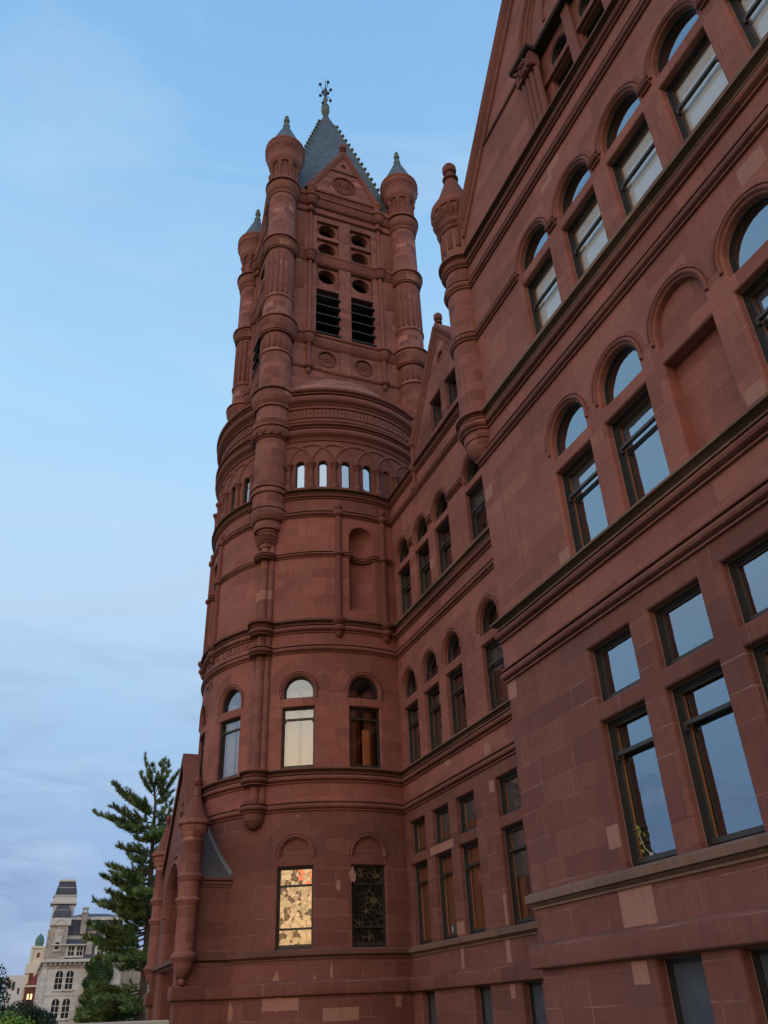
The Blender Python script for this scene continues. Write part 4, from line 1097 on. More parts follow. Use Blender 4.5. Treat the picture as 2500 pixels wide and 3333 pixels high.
fn = mb.build('spire_finial', COPPER, sp)
mb = MB(); mb.lathe(TC[0], TC[1], [(.07, 50.3), (.11, 50.5), (.13, 50.8), (.09, 50.95), (.13, 51.05), (.10, 51.2), (.04, 51.4), (.02, 52.0), (.0, 52.75)], 10)
for k in range(4):
    a = PI / 4 * 0 + PI / 2 * k + .15
    for z, r, bz in ((50.45, .36, 50.28), (51.1, .38, 51.5)):
        P = [(TC[0] + .08 * math.cos(a), TC[1] + .08 * math.sin(a), z), (TC[0] + .22 * math.cos(a), TC[1] + .22 * math.sin(a), z + (.12 if bz < z else .02)), (TC[0] + r * math.cos(a), TC[1] + r * math.sin(a), bz)]
        mb.tube(P, .022, 5); mb.ball(P[-1], .105, 8, 6)
mb.build('scrolled_arms', COPPERD, fn)

# ---- drum inscription: flat dark letters, the shade of carved grooves painted in
GL = {'M': [[(0, 0), (.12, 1), (.5, .1), (.88, 1), (1, 0)]], 'E': [[(.8, 1), (0, 1), (0, 0), (.85, 0)], [(0, .52), (.6, .52)], [(.8, 1), (.8, .82)], [(.85, 0), (.85, .18)]],
      'O': [[(.5 + .45 * math.cos(2 * PI * i / 16), .5 + .5 * math.sin(2 * PI * i / 16)) for i in range(17)]], 'R': [[(0, 0), (0, 1), (.55, 1), (.8, .86), (.8, .66), (.55, .52), (0, .52)], [(.45, .52), (.9, 0)]],
      'I': [[(.2, 0), (.2, 1)], [(.05, 0), (.35, 0)], [(.05, 1), (.35, 1)]], 'A': [[(0, 0), (.45, 1), (.9, 0)], [(.18, .38), (.72, .38)]], 'L': [[(0, 1), (0, 0), (.75, 0), (.75, .2)], [(-.12, 1), (.14, 1)]],
      'C': [[(.55 + .5 * math.cos(a), .5 + .5 * math.sin(a)) for a in [rad(48 + 264 * i / 14) for i in range(15)]], [(.89, .88), (.89, .7)]], 'G': [[(.55 + .5 * math.cos(a), .5 + .5 * math.sin(a)) for a in [rad(48 + 272 * i / 14) for i in range(15)]] + [(.95, .45), (.62, .45)]],
      'W': [[(0, 1), (.25, 0), (.5, .9), (.75, 0), (1, 1)]], 'N': [[(0, 0), (0, 1), (.75, 0), (.75, 1)]], 'F': [[(.8, 1), (0, 1), (0, 0)], [(0, .52), (.6, .52)]]}
WD = {'I': .4, 'M': 1.0, 'W': 1.0, 'L': .75, 'A': .9, 'N': .75}
def flat_letters(mb, text, x_end, z0, hts, kern=.07, th=.030, k=.62):
    tot = 0; lay = []
    for ch, h in zip(text, hts):
        if ch == ' ': lay.append((ch, tot, h)); tot += .06; continue
        lay.append((ch, tot, h)); tot += WD.get(ch, .85) * h * k + kern
    x0 = x_end - tot
    for ch, dx, h in lay:
        if ch == ' ': continue
        for L in GL[ch]:
            for (a, b) in zip(L, L[1:]):
                p = Vector((x0 + dx + a[0] * h * k, z0 + a[1] * h)); q = Vector((x0 + dx + b[0] * h * k, z0 + b[1] * h))
                d = (q - p).normalized(); n = Vector((-d.y, d.x)) * th * (.5 if abs(d.x) < .5 else .33); e = d * th * .3
                m = int((q - p).length / .12) + 1
                for i in range(m):
                    s0, s1 = p + (q - p) * (i / m) - (e if i == 0 else e * 0), p + (q - p) * ((i + 1) / m) + (e if i == m - 1 else e * 0)
                    mb.add([((s0 - n).x, -.003, (s0 - n).y), ((s1 - n).x, -.003, (s1 - n).y), ((s1 + n).x, -.003, (s1 + n).y), ((s0 + n).x, -.003, (s0 + n).y)], [(0, 1, 2, 3)])
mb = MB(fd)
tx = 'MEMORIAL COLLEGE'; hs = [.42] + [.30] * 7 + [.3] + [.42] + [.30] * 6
flat_letters(mb, tx, fd.x(-50.3), 11.04, hs, kern=.078, th=.036, k=.55)
flat_letters(mb, 'FOR WOMEN', fd.x(-77), 10.14, [.30] * 9, kern=.078, th=.036, k=.55)
mb.build('groove_shade_inscription', simple('groove_shade_letters', (.055, .02, .015), .95), B, smooth=False)

# ---- portal at the foot of the drum (faces left)
PX, PY0, PY1 = 4.28, 26.64, 31.86
fp = Flat(PX, 0, -90)
# side wall towards the camera and the far one
for y_, s in ((PY0, 1), (PY1, -1)):
    a = (PX, y_, ZG); b_ = (6.6, y_, ZG); c = (6.6, y_, 3.62); d = (PX, y_, 3.62)
    mb = MB(); mb.add([a, b_, c, d], [(0, 1, 2, 3) if s > 0 else (3, 2, 1, 0)], [(PX, ZG), (6.6, ZG), (6.6, 3.62), (PX, 3.62)]); mb.build('portal_side_wall', STONEL, B, smooth=False)
mb = MB(fp); dr = Arch(U(29.25), 1.35, ZG + .02, 3.0, 20)
AP = 7.95
sheet(mb, [(U(PY1), ZG), (U(PY0), ZG), (U(PY0), 4.6), (U(29.25), AP - .2), (U(PY1), 4.6)], [dr.loop(.08)])
strip(mb, dr.loop(.08), 0, dr.loop(.04), .02); strip(mb, dr.loop(.04), .02, dr.loop(0), .12); strip(mb, dr.loop(0), .12, dr.loop(0), 1.2)
mb.build('portal_front', STONEL, B)
mb = MB(fp); arch_mold(mb, U(29.25), 3.0, 1.52, .09, tail=0, n=24); arch_mold(mb, U(29.25), 3.0, 1.72, .05, n=24); mb.build('portal_arch_moulding', PLAIN, B)
mb = MB(fp); sheet(mb, dr.loop(), [], y=1.15); mb.build('portal_door', WOODD, B)
# slab gable coping
for s in (1, -1):
    y_e = 29.25 + s * 2.55; z_e = 4.75
    mb = MB(); top = 29.25 + s * .10
    a = [(PX - .10, y_e, z_e), (PX + .40, y_e, z_e), (PX + .40, top, AP + .1), (PX - .10, top, AP + .1)]
    dn = .38
    mb.add(a + [(p[0], p[1] - s * .02, p[2] - dn) for p in a], [(0, 1, 2, 3) if s < 0 else (3, 2, 1, 0), (4, 7, 3, 0), (5, 6, 2, 1)][0:1] + [(0, 3, 7, 4), (1, 5, 6, 2), (2, 6, 7, 3), (0, 4, 5, 1)])
    mb.build('gable_slab', PLAIN, B, smooth=False)
mb = MB(); mb.box(PX - .10, PX + .40, 29.15, 29.35, AP - .1, AP + .10); mb.build('gable_apex_stone', PLAIN, B, smooth=False)
mb = MB()
for k in range(16):
    mb.ball((PX - .02, 29.25 - random.uniform(.1, 1.0), random.uniform(5.4, 6.6)), .07, 6, 4)
mb.build('carved_foliage', CARVED, B)
# slate/lead roof
mb = MB()
for s in (-1, 1):
    y_e = 29.25 + s * 2.68; a = (PX + .3, y_e, 3.72); b_ = (PX + .3, 29.25, 7.25); c = (6.9, 29.25, 7.25); d = (6.9, y_e, 3.72)
    mb.add([a, b_, c, d], [(0, 3, 2, 1) if s < 0 else (0, 1, 2, 3)], [(0, 0), (0, 4), (2.6, 4), (2.6, 0)])
pr = mb.build('portal_roof', LEAD, B, smooth=False)
mb = MB()
mb.tube([(PX + .35, 26.72 + .74 * 1.0, 3.75 + .97), (5.9, 26.72 + .74, 3.75 + .97)], .012, 5)
mb.tube([(PX + .35, 26.72 + 1.5, 3.75 + 1.96), (5.9, 26.72 + 1.5, 3.75 + 1.96)], .012, 5)
# flashing where the roof meets the drum
P = []
for k in range(14):
    y = 26.6 + 2.65 * k / 13; z = 3.72 + (y - 26.57) * 3.53 / 2.68 + .02
    x = TC[0] - math.sqrt(max(0, DR * DR - (y - TC[1]) ** 2)); P.append((x, y, z))
G = [[(p[0] - .09, p[1], p[2] + .012), (p[0] - .015, p[1], p[2] + .03), (p[0] - .012, p[1], p[2] + .12)] for p in P]
mb.grid(G, flip=True)
mb.build('lead_flashing', simple('pale_lead_flashing', (.17, .18, .19), .5), pr, smooth=False)
mb = MB(); mb.sweep([(6.2, PY0), (PX, PY0)][::-1], [(0, 3.44), (.03, 3.45), (.03, 3.48)] + roll(3.50, 3.62, .08)[1:-1] + [(.03, 3.63), (.10, 3.65), (.11, 3.72), (.0, 3.735)]); mb.build('portal_eaves', DRUMSILL, B, angle=28)
pth = [(PX, 31.9), (PX, PY0), (5.55, PY0)]
course('sill_course', pth, s1p, DRUMSILL)
# the piers under the portal turrets and the plinth roll
mb = MB(); mb.box(4.16, 5.9, 26.50, 27.0, ZG, 1.46); mb.build('portal_pier', STONEL, B, smooth=False)
mb = MB(); mb.box(4.16, 4.75, 31.6, 32.12, ZG, 1.46); mb.build('portal_pier', STONEL, B, smooth=False)
plp = [(0, .55), (.08, .555), (.10, .575), (.105, .61), (.105, .85), (.10, .885), (.08, .905), (.0, .94)]
mb = MB(); mb.sweep([(4.75, 27.0), (4.16, 27.0), (4.16, 26.50), (5.7, 26.50)], plp); mb.build('plinth_roll', STONEL, B, angle=28)
mb = MB(); mb.sweep([(4.75, 32.12), (4.16, 32.12), (4.16, 31.6), (4.6, 31.6)], plp); mb.build('plinth_roll', STONEL, B, angle=28)
# the two portal turrets
PT = [(0, 1.07), (.06, 1.08), (.16, 1.16), (.24, 1.28), (.275, 1.42), (.28, 1.48), (.30, 1.50), (.33, 1.53), (.345, 1.58), (.365, 1.60), (.36, 1.68), (.28, 1.74), (.275, 2.90)]
PT += [(.28, 2.93), (.33, 2.97), (.34, 3.02), (.37, 3.05), (.36, 3.10), (.285, 3.15), (.28, 3.55), (.30, 3.57), (.34, 3.61), (.35, 3.66), (.38, 3.69), (.37, 3.75), (.29, 3.80), (.285, 4.66), (.31, 4.69), (.31, 4.73), (.29, 4.76), (.36, 4.86), (.42, 5.0), (.43, 5.08), (.40, 5.10), (.48, 5.15), (.485, 5.24), (.44, 5.28)]
for y in (26.38, 32.12):
    mb = MB(); mb.lathe(4.30, y, PT, 28, 45, 405); t = mb.build('portal_turret', STONED, B, angle=45)
    mb = MB(); mb.lathe(4.30, y, [(.45, 5.27), (.37, 5.37), (.29, 5.52), (.21, 5.74), (.14, 5.97), (.13, 5.99)], 24, 45, 405); mb.build('stone_cone', PLAIN, t)
    mb = MB(); mb.lathe(4.30, y, [(.12, 5.97), (.15, 6.0), (.12, 6.05), (.09, 6.1), (.05, 6.3), (.07, 6.34)], 14); mb.ball((4.30, y, 6.47), .115, 14, 9)
    for k in range(6): mb.ball((4.30 + .09 * math.cos(k * PI / 3), y + .09 * math.sin(k * PI / 3), 6.36), .04, 6, 4)
    mb.build('ball_finial', PLAIN, t)
    mb = MB(); mb.ball((4.30, y, 1.0), .10, 12, 8); mb.build('pendant_ball', PLAIN, t)
    mb = MB()
    for k in range(46):
        a = random.uniform(0, 2 * PI); z = random.uniform(4.80, 5.06); r = .30 + (z - 4.76) * .40
        mb.ball((4.30 + r * math.cos(a), y + r * math.sin(a), z), random.uniform(.025, .04), 6, 4)
    mb.build('carved_foliage', CARVED, t)

# ---- place the windows
ORANGE = simple('bright_varnished_oak', (.78, .30, .10), .5, nvar=.25, nscale=3, stretch=(14, 14, 1.2))
GREY = simple('grey_shutter_paint', (.7, .68, .64), .7, nvar=.05)
def stained(name, gold):
    m, t, b = new_mat(name)
    tc = t.nodes.new('ShaderNodeTexCoord')
    mp = t.nodes.new('ShaderNodeMapping'); mp.inputs['Scale'].default_value = (1, 1, 1); t.links.new(tc.outputs['Object'], mp.inputs[0])
    sv = t.nodes.new('ShaderNodeSeparateXYZ'); t.links.new(mp.outputs[0], sv.inputs[0])
    cb = t.nodes.new('ShaderNodeCombineXYZ'); t.links.new(sv.outputs[0], cb.inputs[0]); t.links.new(sv.outputs[2], cb.inputs[1])
    v = t.nodes.new('ShaderNodeTexVoronoi'); v.feature = 'F1'; v.inputs['Scale'].default_value = 9.5; t.links.new(cb.outputs[0], v.inputs['Vector'])
    e = t.nodes.new('ShaderNodeTexVoronoi'); e.feature = 'DISTANCE_TO_EDGE'; e.inputs['Scale'].default_value = 9.5; t.links.new(cb.outputs[0], e.inputs['Vector'])
    sx = t.nodes.new('ShaderNodeSeparateColor'); t.links.new(v.outputs['Color'], sx.inputs[0])
    lead = mrange(t, e.outputs['Distance'], .02, .05, 1, 0)
    o = t.nodes['Material Output']
    if gold:
        # dark pieces gather in drifts, the rest mirrors the evening sky; a few red pieces in the top light
        dr = noise(t, tc.outputs['Object'], 2.2, 2)
        dark = math_n(t, 'LESS_THAN', sx.outputs[0], mrange(t, dr, .40, .62, .02, .62))
        rp = t.nodes.new('ShaderNodeValToRGB'); t.links.new(sx.outputs[1], rp.inputs[0]); rp.color_ramp.interpolation = 'CONSTANT'
        c = rp.color_ramp.elements; c[0].position = 0; c[0].color = (.29, .285, .25, 1); c[1].position = .4; c[1].color = (.36, .35, .31, 1)
        k = c.new(.75); k.color = (.23, .225, .20, 1)
        col = mixc(t, dark, rp.outputs[0], (.085, .075, .068))
        red = math_n(t, 'MULTIPLY', math_n(t, 'GREATER_THAN', sv.outputs[2], 3.38), math_n(t, 'MULTIPLY', math_n(t, 'GREATER_THAN', sv.outputs[0], .05), math_n(t, 'GREATER_THAN', sx.outputs[2], .45)))
        col = mixc(t, red, col, (.48, .17, .11))
        t.links.new(mixc(t, math_n(t, 'MULTIPLY', lead, .55), col, (.30, .28, .23)), b.inputs['Base Color'])
        b.inputs['Roughness'].default_value = .10; b.inputs['Metallic'].default_value = .9
        bp = t.nodes.new('ShaderNodeBump'); bp.inputs['Strength'].default_value = .25; bp.inputs['Distance'].default_value = .01
        t.links.new(sx.outputs[1], bp.inputs['Height']); t.links.new(bp.outputs[0], b.inputs['Normal'])
    else:
        v.inputs['Scale'].default_value = 6.; e.inputs['Scale'].default_value = 6.
        nz = noise(t, tc.outputs['Object'], 3, 3)
        ld = mrange(t, e.outputs['Distance'], .03, .09, 1, 0)
        lf = math_n(t, 'MULTIPLY', ld, mrange(t, nz, .42, .62, .08, .9))
        t.links.new(mixc(t, lf, (.006, .006, .006), (.17, .13, .065)), b.inputs['Base Color']); b.inputs['Roughness'].default_value = .35
    return m
GOLD = stained('leaded_glass_reflecting_gold', True); LEADED = stained('dark_leaded_glass', False)
for fr, xc, hole, key, op, nm in jobs:
    h = rel(hole, xc); y0 = op.get('y0', .13)
    kw = {k: v for k, v in op.items() if k in ('rail', 'blind', 'blindm', 'fw')}
    lin = op.get('lin', WOOD)
    panes = GLASSC if (op.get('blind') and 'blindm' not in op) else GLASS
    if nm == 'arcade_window': panes = GLASSW; lin = DARK
    if 'attic' in nm: panes = GLASSW
    if nm == 'arcade_window' or 'attic' in nm: kw['deep'] = .06
    if fr is fm: kw['deep'] = .14
    if fr is fb and nm == 'arched_upper_light': kw['deep'] = .04
    if fr is fb and nm == 'upper_light': kw['deep'] = .09
    if op.get('panes') == 'screen': panes = SCREEN; y0 = .17; kw['deep'] = .06
    if nm == 'leaded_window': kw['deep'] = .06
    if fr is fd and nm != 'arcade_window': y0 = .10; lin = WOODD; kw['deep'] = .07
    extra = []
    if 'shut' in op:
        i = op['shut']; panes = GLASSB if i in (1, 2) else GLASSC
        x0, x1 = -.50, .50; z0 = hole.b[2] if isinstance(hole, Rect) else hole.z0
        ztop = 8.7 if isinstance(hole, Rect) else 9.32
        leaves = [(-.45, -.26, .36, .22, ztop), (-.26, -.07, .22, .36, ztop), (.08, .27, .34, .20, ztop), (.27, .45, .20, .34, ztop)]
        if i == 3 and isinstance(hole, Rect): leaves += [(-.05, .20, .21, .21, 8.02)]
        for q, (xa, xb, ya, yb, zt) in enumerate(leaves):
            mb = MB()
            mb.add([(xa, ya, z0), (xb, yb, z0), (xb, yb, zt), (xa, ya, zt)], [(0, 1, 2, 3)])
            zz = z0 + .02
            while zz < zt - .1:                      # raised stiles and rails
                zn = min(zz + .46, zt)
                for (u0, u1, v0, v1) in ((0, .16, zz, zn), (.84, 1, zz, zn), (.16, .84, zz, zz + .05)):
                    f_ = lambda u: (xa + (xb - xa) * u, ya + (yb - ya) * u - .015)
                    a_, b_ = f_(u0), f_(u1); mb.add([(a_[0], a_[1], v0), (b_[0], b_[1], v0), (b_[0], b_[1], v1), (a_[0], a_[1], v1)], [(0, 1, 2, 3)])
                zz = zn
            extra.append(('shutter_leaf', mb, ORANGE if q == 4 else (WOODD if i in (3, 0) else GREY)))
    if op.get('leafw'):
        z0 = hole.b[2] if isinstance(hole, Rect) else hole.z0; zt = hole.b[3] if isinstance(hole, Rect) else hole.zs
        mb = MB(); xa, xb = op['leafw']; mb.box(xa, xb, .31, .335, z0 + .08, zt - .04)
        for q in range(5):
            zz = z0 + .1 + (zt - z0 - .2) * q / 4; mb.box(xa, xb, .30, .31, zz - .03, zz + .03)
        mb.box(xa, xa + .05, .302, .31, z0 + .08, zt - .04); mb.box(xb - .05, xb, .302, .31, z0 + .08, zt - .04)
        extra.append(('shutter_leaf', mb, op.get('leafm', ORANGE)))
    if 'stain' in op:
        panes = GOLD if op['stain'] == 2 else LEADED
        for z in (2.22, 3.36): mb = MB(); mb.box(-.47, .47, .11, .16, z - .025, z + .025); extra.append(('saddle_bar', mb, FRAME))
    parts = sash_meshes(key + nm, h, y0, panes=panes, lining=lin, lead=extra, **kw)
    if fr is fd:
        loc, th = fd.place(xc, .54 if nm != 'arcade_window' else .19)
    else: loc, th = fr.place(xc)
    place_window(parts, nm, B, loc, th)

# ================================================================== things around

gs = MB(); gs.add([(-900, -300, ZG), (900, -300, ZG), (900, 1500, ZG), (-900, 1500, ZG)], [(0, 1, 2, 3)])
g = gs.build('ground', simple('campus_grass', (.045, .075, .022), .95, nvar=.5, nscale=.6), None, smooth=False); tag(g, kind='structure')
ps = MB(); ps.add([(3.2, -40, ZG + .01), (6.2, -40, ZG + .01), (6.2, 24, ZG + .01), (3.2, 24, ZG + .01)], [(0, 1, 2, 3)])
g = ps.build('path', simple('worn_concrete', (.30, .29, .27), .9, nvar=.2, nscale=2), None, smooth=False); tag(g, kind='structure')
CON = simple('pale_cast_stone', (.42, .40, .36), .85, nvar=.15, nscale=8)
pw = MB(); pw.box(-14, 3.75, 25.55, 25.95, ZG - .2, -.04); p_ = pw.build('parapet_wall', CON, None, smooth=False)
tag(p_, 'low pale stone parapet wall at the foot of the red portal', 'wall')
pw = MB(); pw.sweep([(-14, 25.50), (3.85, 25.50), (3.85, 26.0)], [(-.3, -.04), (.04, -.04), (.06, -.01), (.06, .09), (.03, .115), (-.45, .12)]); pw.build('coping', simple('pale_limestone_coping', (.50, .47, .42), .85, nvar=.15, nscale=9), p_)

# ---- foliage
def leaf_mat(name, c, var=.5, ns=.8):
    m, t, b = new_mat(name); tc = t.nodes.new('ShaderNodeTexCoord')
    n = noise(t, tc.outputs['Object'], ns, 5, .7)
    col = mixc(t, mrange(t, n, .35, .65, 0, 1), tuple(x * (1 - var) for x in c), (c[0] * (1 + var * 1.3), c[1] * (1 + var), c[2] * (1 + var * .4)))
    t.links.new(col, b.inputs['Base Color']); b.inputs['Roughness'].default_value = .7; b.inputs['Specular IOR Level'].default_value = .3
    return m
BARK = simple('grey_brown_bark', (.10, .075, .055), .95, nvar=.4, nscale=6, bump=.6)
def leaves(mb, blobs, n, s, rnd, shell=.55, up=.3):
    tot = sum(b[3] * b[4] + b[3] * b[5] for b in blobs)
    for b in blobs:
        cx, cy, cz, rx, ry, rz = b
        for _ in range(int(n * (rx * ry + rx * rz) / tot)):
            v = Vector((rnd.gauss(0, 1), rnd.gauss(0, 1), rnd.gauss(0, 1))).normalized(); k = shell + (1.08 - shell) * rnd.random() ** .6
            p = Vector((cx + v.x * rx * k, cy + v.y * ry * k, cz + v.z * rz * k))
            nr = (v + Vector((rnd.gauss(0, .6), rnd.gauss(0, .6), rnd.gauss(0, .6) + up))).normalized()
            a = nr.orthogonal().normalized(); a = Matrix.Rotation(rnd.random() * 6.28, 3, nr) @ a; c = nr.cross(a)
            q = s * rnd.uniform(.6, 1.3)
            mb.add([tuple(p - a * q * .5), tuple(p + c * q * .28), tuple(p + a * q * .5), tuple(p - c * q * .28)], [(0, 1, 2, 3)])
def tree(name, label, cat, base, trunk, blobs, n, s, mat, seed, group=None):
    rnd = random.Random(seed); r = empty(name, (0, 0, 0)); tag(r, label, cat, group)
    mb = MB(); mb.tube(trunk[0], trunk[1], 8)
    for b in blobs:
        f = trunk[0][-1]; mid = ((f[0] + b[0]) / 2, (f[1] + b[1]) / 2, (f[2] * .6 + b[2] * .4))
        mb.tube([trunk[0][len(trunk[0]) // 2], mid, (b[0], b[1], b[2])], [trunk[1][-1] * .8, trunk[1][-1] * .4, .02], 5)
    mb.build('trunk', BARK, r)
    mb = MB(); leaves(mb, blobs, n, s, rnd); mb.build('crown', mat, r, smooth=False)
    return r
# the tall pine beside the portal
def pine():
    rnd = random.Random(11); Y = 45.; r = empty('pine_tree', (0, 0, 0))
    tag(r, 'tall ragged pine with drooping layered limbs beside the red portal', 'pine tree')
    T = [(.1255 * Y, Y, -2.0), (.1238 * Y, Y, .067 * Y), (.1192 * Y, Y, .149 * Y), (.1166 * Y, Y, .2185 * Y), (.112 * Y, Y, .238 * Y), (.1035 * Y, Y, .262 * Y)]
    R_ = [.22, .17, .12, .07, .045, .015]
    def tp(z):
        for a, b in zip(T, T[1:]):
            if a[2] <= z <= b[2]:
                k = (z - a[2]) / (b[2] - a[2]); return Vector(a).lerp(Vector(b), k)
        return Vector(T[-1])
    wood = MB(); ned = MB()
    def tuft(p, d, L=.21, n=13):
        for _ in range(n):
            v = (d + Vector((rnd.gauss(0, .55), rnd.gauss(0, .55), rnd.gauss(.25, .5)))).normalized(); s = v.orthogonal().normalized() * .021
            l = L * rnd.uniform(.7, 1.25); ned.add([tuple(p - s), tuple(p + s), tuple(p + v * l)], [(0, 1, 2)])
    def limb(z0, tip, r0=.05, dens=1., upt=.25):
        a = tp(z0); b = Vector(tip); L = (b - a).length; P = []; n = max(4, int(L / .22))
        sag = .12 * L
        for i in range(n + 1):
            t = i / n; p = a.lerp(b, t); p.z += -math.sin(PI * t) * sag * .5 + upt * t * t * .6; P.append(p)
        wood.tube([tuple(p) for p in P], [r0 * (1 - .85 * i / n) for i in range(n + 1)], 5)
        for i in range(1, n + 1):
            t = i / n
            if t < .18: continue
            d0 = (P[i] - P[i - 1]).normalized(); side = d0.cross(Vector((0, 0, 1))).normalized()
            for q in range(int(4 * dens) + (1 if rnd.random() < .5 else 0)):
                sd = rnd.choice((-1, 1)); tl = (.16 + .62 * (1 - t) * min(1, L / 2.5) + .1) * rnd.uniform(.6, 1.15)
                d = (d0 * rnd.uniform(.3, 1.) + side * sd * rnd.uniform(.2, 1.) + Vector((0, 0, rnd.uniform(.1, .8)))).normalized()
                s = P[i - 1].lerp(P[i], rnd.random()); e = s + d * tl
                wood.add([tuple(s + Vector((0, 0, .01))), tuple(s - Vector((0, 0, .01))), tuple(e)], [(0, 1, 2)])
                k = int(tl / .11) + 1
                for j in range(1, k + 1): tuft(s.lerp(e, j / k), d)
            if rnd.random() < .9: tuft(P[i], d0)
    wood.tube(T, R_, 10)
    X = lambda ax, az, dy=0: ((ax) * (Y + dy), Y + dy, az * (Y + dy))
    spec = [  # z/Y at the trunk, tip x/Y, tip z/Y, depth, size
        (.232, .0995, .262, 0, .03), (.225, .121, .262, .3, .03), (.222, .1275, .256, -.3, .03), (.219, .1375, .247, .2, .03), (.224, .096, .246, .4, .025), (.228, .107, .255, -.5, .02), (.215, .132, .226, .7, .02),
        (.207, .0675, .232, 0, .05), (.205, .074, .224, .8, .04), (.200, .088, .222, -.6, .03), (.200, .133, .214, .4, .04), (.192, .136, .205, -.6, .04),
        (.192, .0525, .200, 0, .055), (.190, .070, .193, .9, .04), (.196, .069, .207, -.4, .04), (.186, .082, .187, -.9, .04), (.180, .128, .190, .8, .04), (.176, .098, .176, .6, .04), (.172, .132, .182, .5, .04), (.165, .134, .172, -.3, .04),
        (.166, .083, .165, -.5, .04), (.160, .101, .166, .9, .04), (.155, .132, .160, -.8, .04), (.150, .094, .157, .6, .04), (.150, .136, .154, .4, .04), (.158, .100, .152, -.8, .03),
        (.142, .0755, .145, 0, .05), (.138, .080, .138, .9, .04), (.134, .092, .136, -1., .04), (.133, .137, .140, -.7, .04), (.132, .071, .134, -.3, .05), (.126, .082, .128, .8, .04), (.128, .139, .130, .5, .04), (.122, .094, .122, -.9, .04),
        (.118, .077, .119, -.4, .05), (.115, .084, .112, .9, .04), (.112, .0638, .110, 0, .055), (.108, .073, .106, -.8, .05), (.106, .139, .112, .6, .04), (.104, .086, .101, .9, .04), (.100, .092, .098, -.9, .04), (.096, .140, .100, -.4, .04),
        (.093, .061, .088, .2, .055), (.089, .069, .084, -.9, .05), (.086, .081, .082, .9, .05), (.084, .0605, .075, 0, .055), (.080, .072, .070, -.7, .05), (.077, .139, .082, .7, .04), (.074, .080, .064, .8, .05), (.068, .074, .056, -.3, .05), (.064, .088, .056, -.9, .05), (.062, .142, .066, .4, .04), (.060, .100, .046, .7, .04),
        (.032, .075, .032, -.3, .05), (.030, .066, .022, .3, .05), (.026, .080, .020, -.9, .05), (.024, .063, .010, .5, .05), (.022, .072, .006, -.6, .05), (.020, .092, .016, .8, .05), (.016, .064, .001, 0, .05), (.012, .082, .004, .8, .05), (.02, .110, .010, -.9, .04)]
    for z0, ax, az, dy, r0 in spec:
        limb(z0 * Y, X(ax, az, dy * 1.6), r0, .95)
    for k in range(16):
        z0 = rnd.uniform(.045, .215); side = rnd.choice((-1, 1)); l = (.235 - z0) * .17 + .008
        ax = T[2][0] / Y + side * l * rnd.uniform(.3, .75); limb(z0 * Y, X(ax, z0 + rnd.uniform(-.01, .01), rnd.choice((-1, 1)) * rnd.uniform(.8, 2.6)), .03, 1.)
    # bare dead twigs low on the trunk
    for z0, ax, az in ((.038, .106, .030), (.034, .141, .028), (.046, .112, .052), (.030, .139, .018), (.14, .098, .147), (.05, .145, .05)):
        a = tp(z0 * Y); b = Vector(X(ax, az)); m_ = a.lerp(b, .5) + Vector((0, 0, .12)); wood.tube([tuple(a), tuple(m_), tuple(b)], [.03, .018, .006], 5)
    wood.build('trunk', BARK, r); ned.build('crown', leaf_mat('pine_needles', (.18, .25, .095), .6, 1.3), r, smooth=False)
pine()
DARKL = leaf_mat('dark_green_leaves', (.022, .036, .016), .5, 1.2); BRIGHT = leaf_mat('fresh_green_leaves', (.15, .30, .06), .4, 2.5); IVYM = leaf_mat('ivy_leaves', (.035, .075, .028), .55, .6)
tree('leafy_tree', 'dark leafy tree at the far left edge of the picture', 'tree', None, ([(-2.2, 62, -1.7), (-2.1, 62, .5), (-1.9, 62, 2.0)], [.25, .18, .1]),
     [(-1.75, 62, 2.6, 1.2, 1.2, 1.15), (-1.15, 61.5, 1.6, 1.0, 1.1, .9), (-.75, 62, 2.45, .55, .6, .4), (-2.6, 62, 1.4, 1.6, 1.5, 1.4), (-.9, 61.6, .5, 1.2, 1.2, .9), (-.2, 61.4, .1, .9, .9, .6)], 5200, .20, DARKL, 3)
tree('round_tree', 'very dark rounded tree before the pale stone hall', 'tree', None, ([(.9, 52, -1.7), (.9, 52, -.6), (.9, 52, .2)], [.16, .12, .08]),
     [(.55, 52, .45, 1.0, 1.0, .85), (1.35, 52.3, .2, .95, .9, .75), (-.35, 52, .1, .9, .9, .7), (1.9, 51.8, -.35, .7, .8, .8), (.1, 51.6, -.3, 1.3, 1., .8), (1.0, 51.5, -.5, 1.3, 1., .8), (-1.4, 52, -.1, .9, .9, .7)], 18000, .16, DARKL, 4)
tree('bright_bush', 'bright green bush at the bottom left corner', 'bush', None, ([(.0, 29, -1.7), (.0, 29, -1.2), (.0, 29, -.7)], [.06, .05, .03]),
     [(-.05, 29, .06, .42, .4, .44), (.38, 29, -.02, .38, .35, .40), (-.45, 29, -.05, .4, .4, .42), (.1, 28.8, -.45, .9, .6, .5)], 6500, .085, BRIGHT, 5)
tree('dark_shrub', 'dark shrub behind the foot of the pine trunk', 'shrub', None, ([(7.4, 58, -1.7), (7.4, 58, -.8), (7.4, 58, 0)], [.1, .08, .05]),
     [(6.2, 58, .3, 1.3, 1.2, 1.0), (7.6, 58, .6, 1.2, 1.2, 1.1), (8.9, 58, .7, 1.2, 1.2, 1.2), (5.2, 58, -.1, 1., 1., .8)], 4500, .18, DARKL, 6)

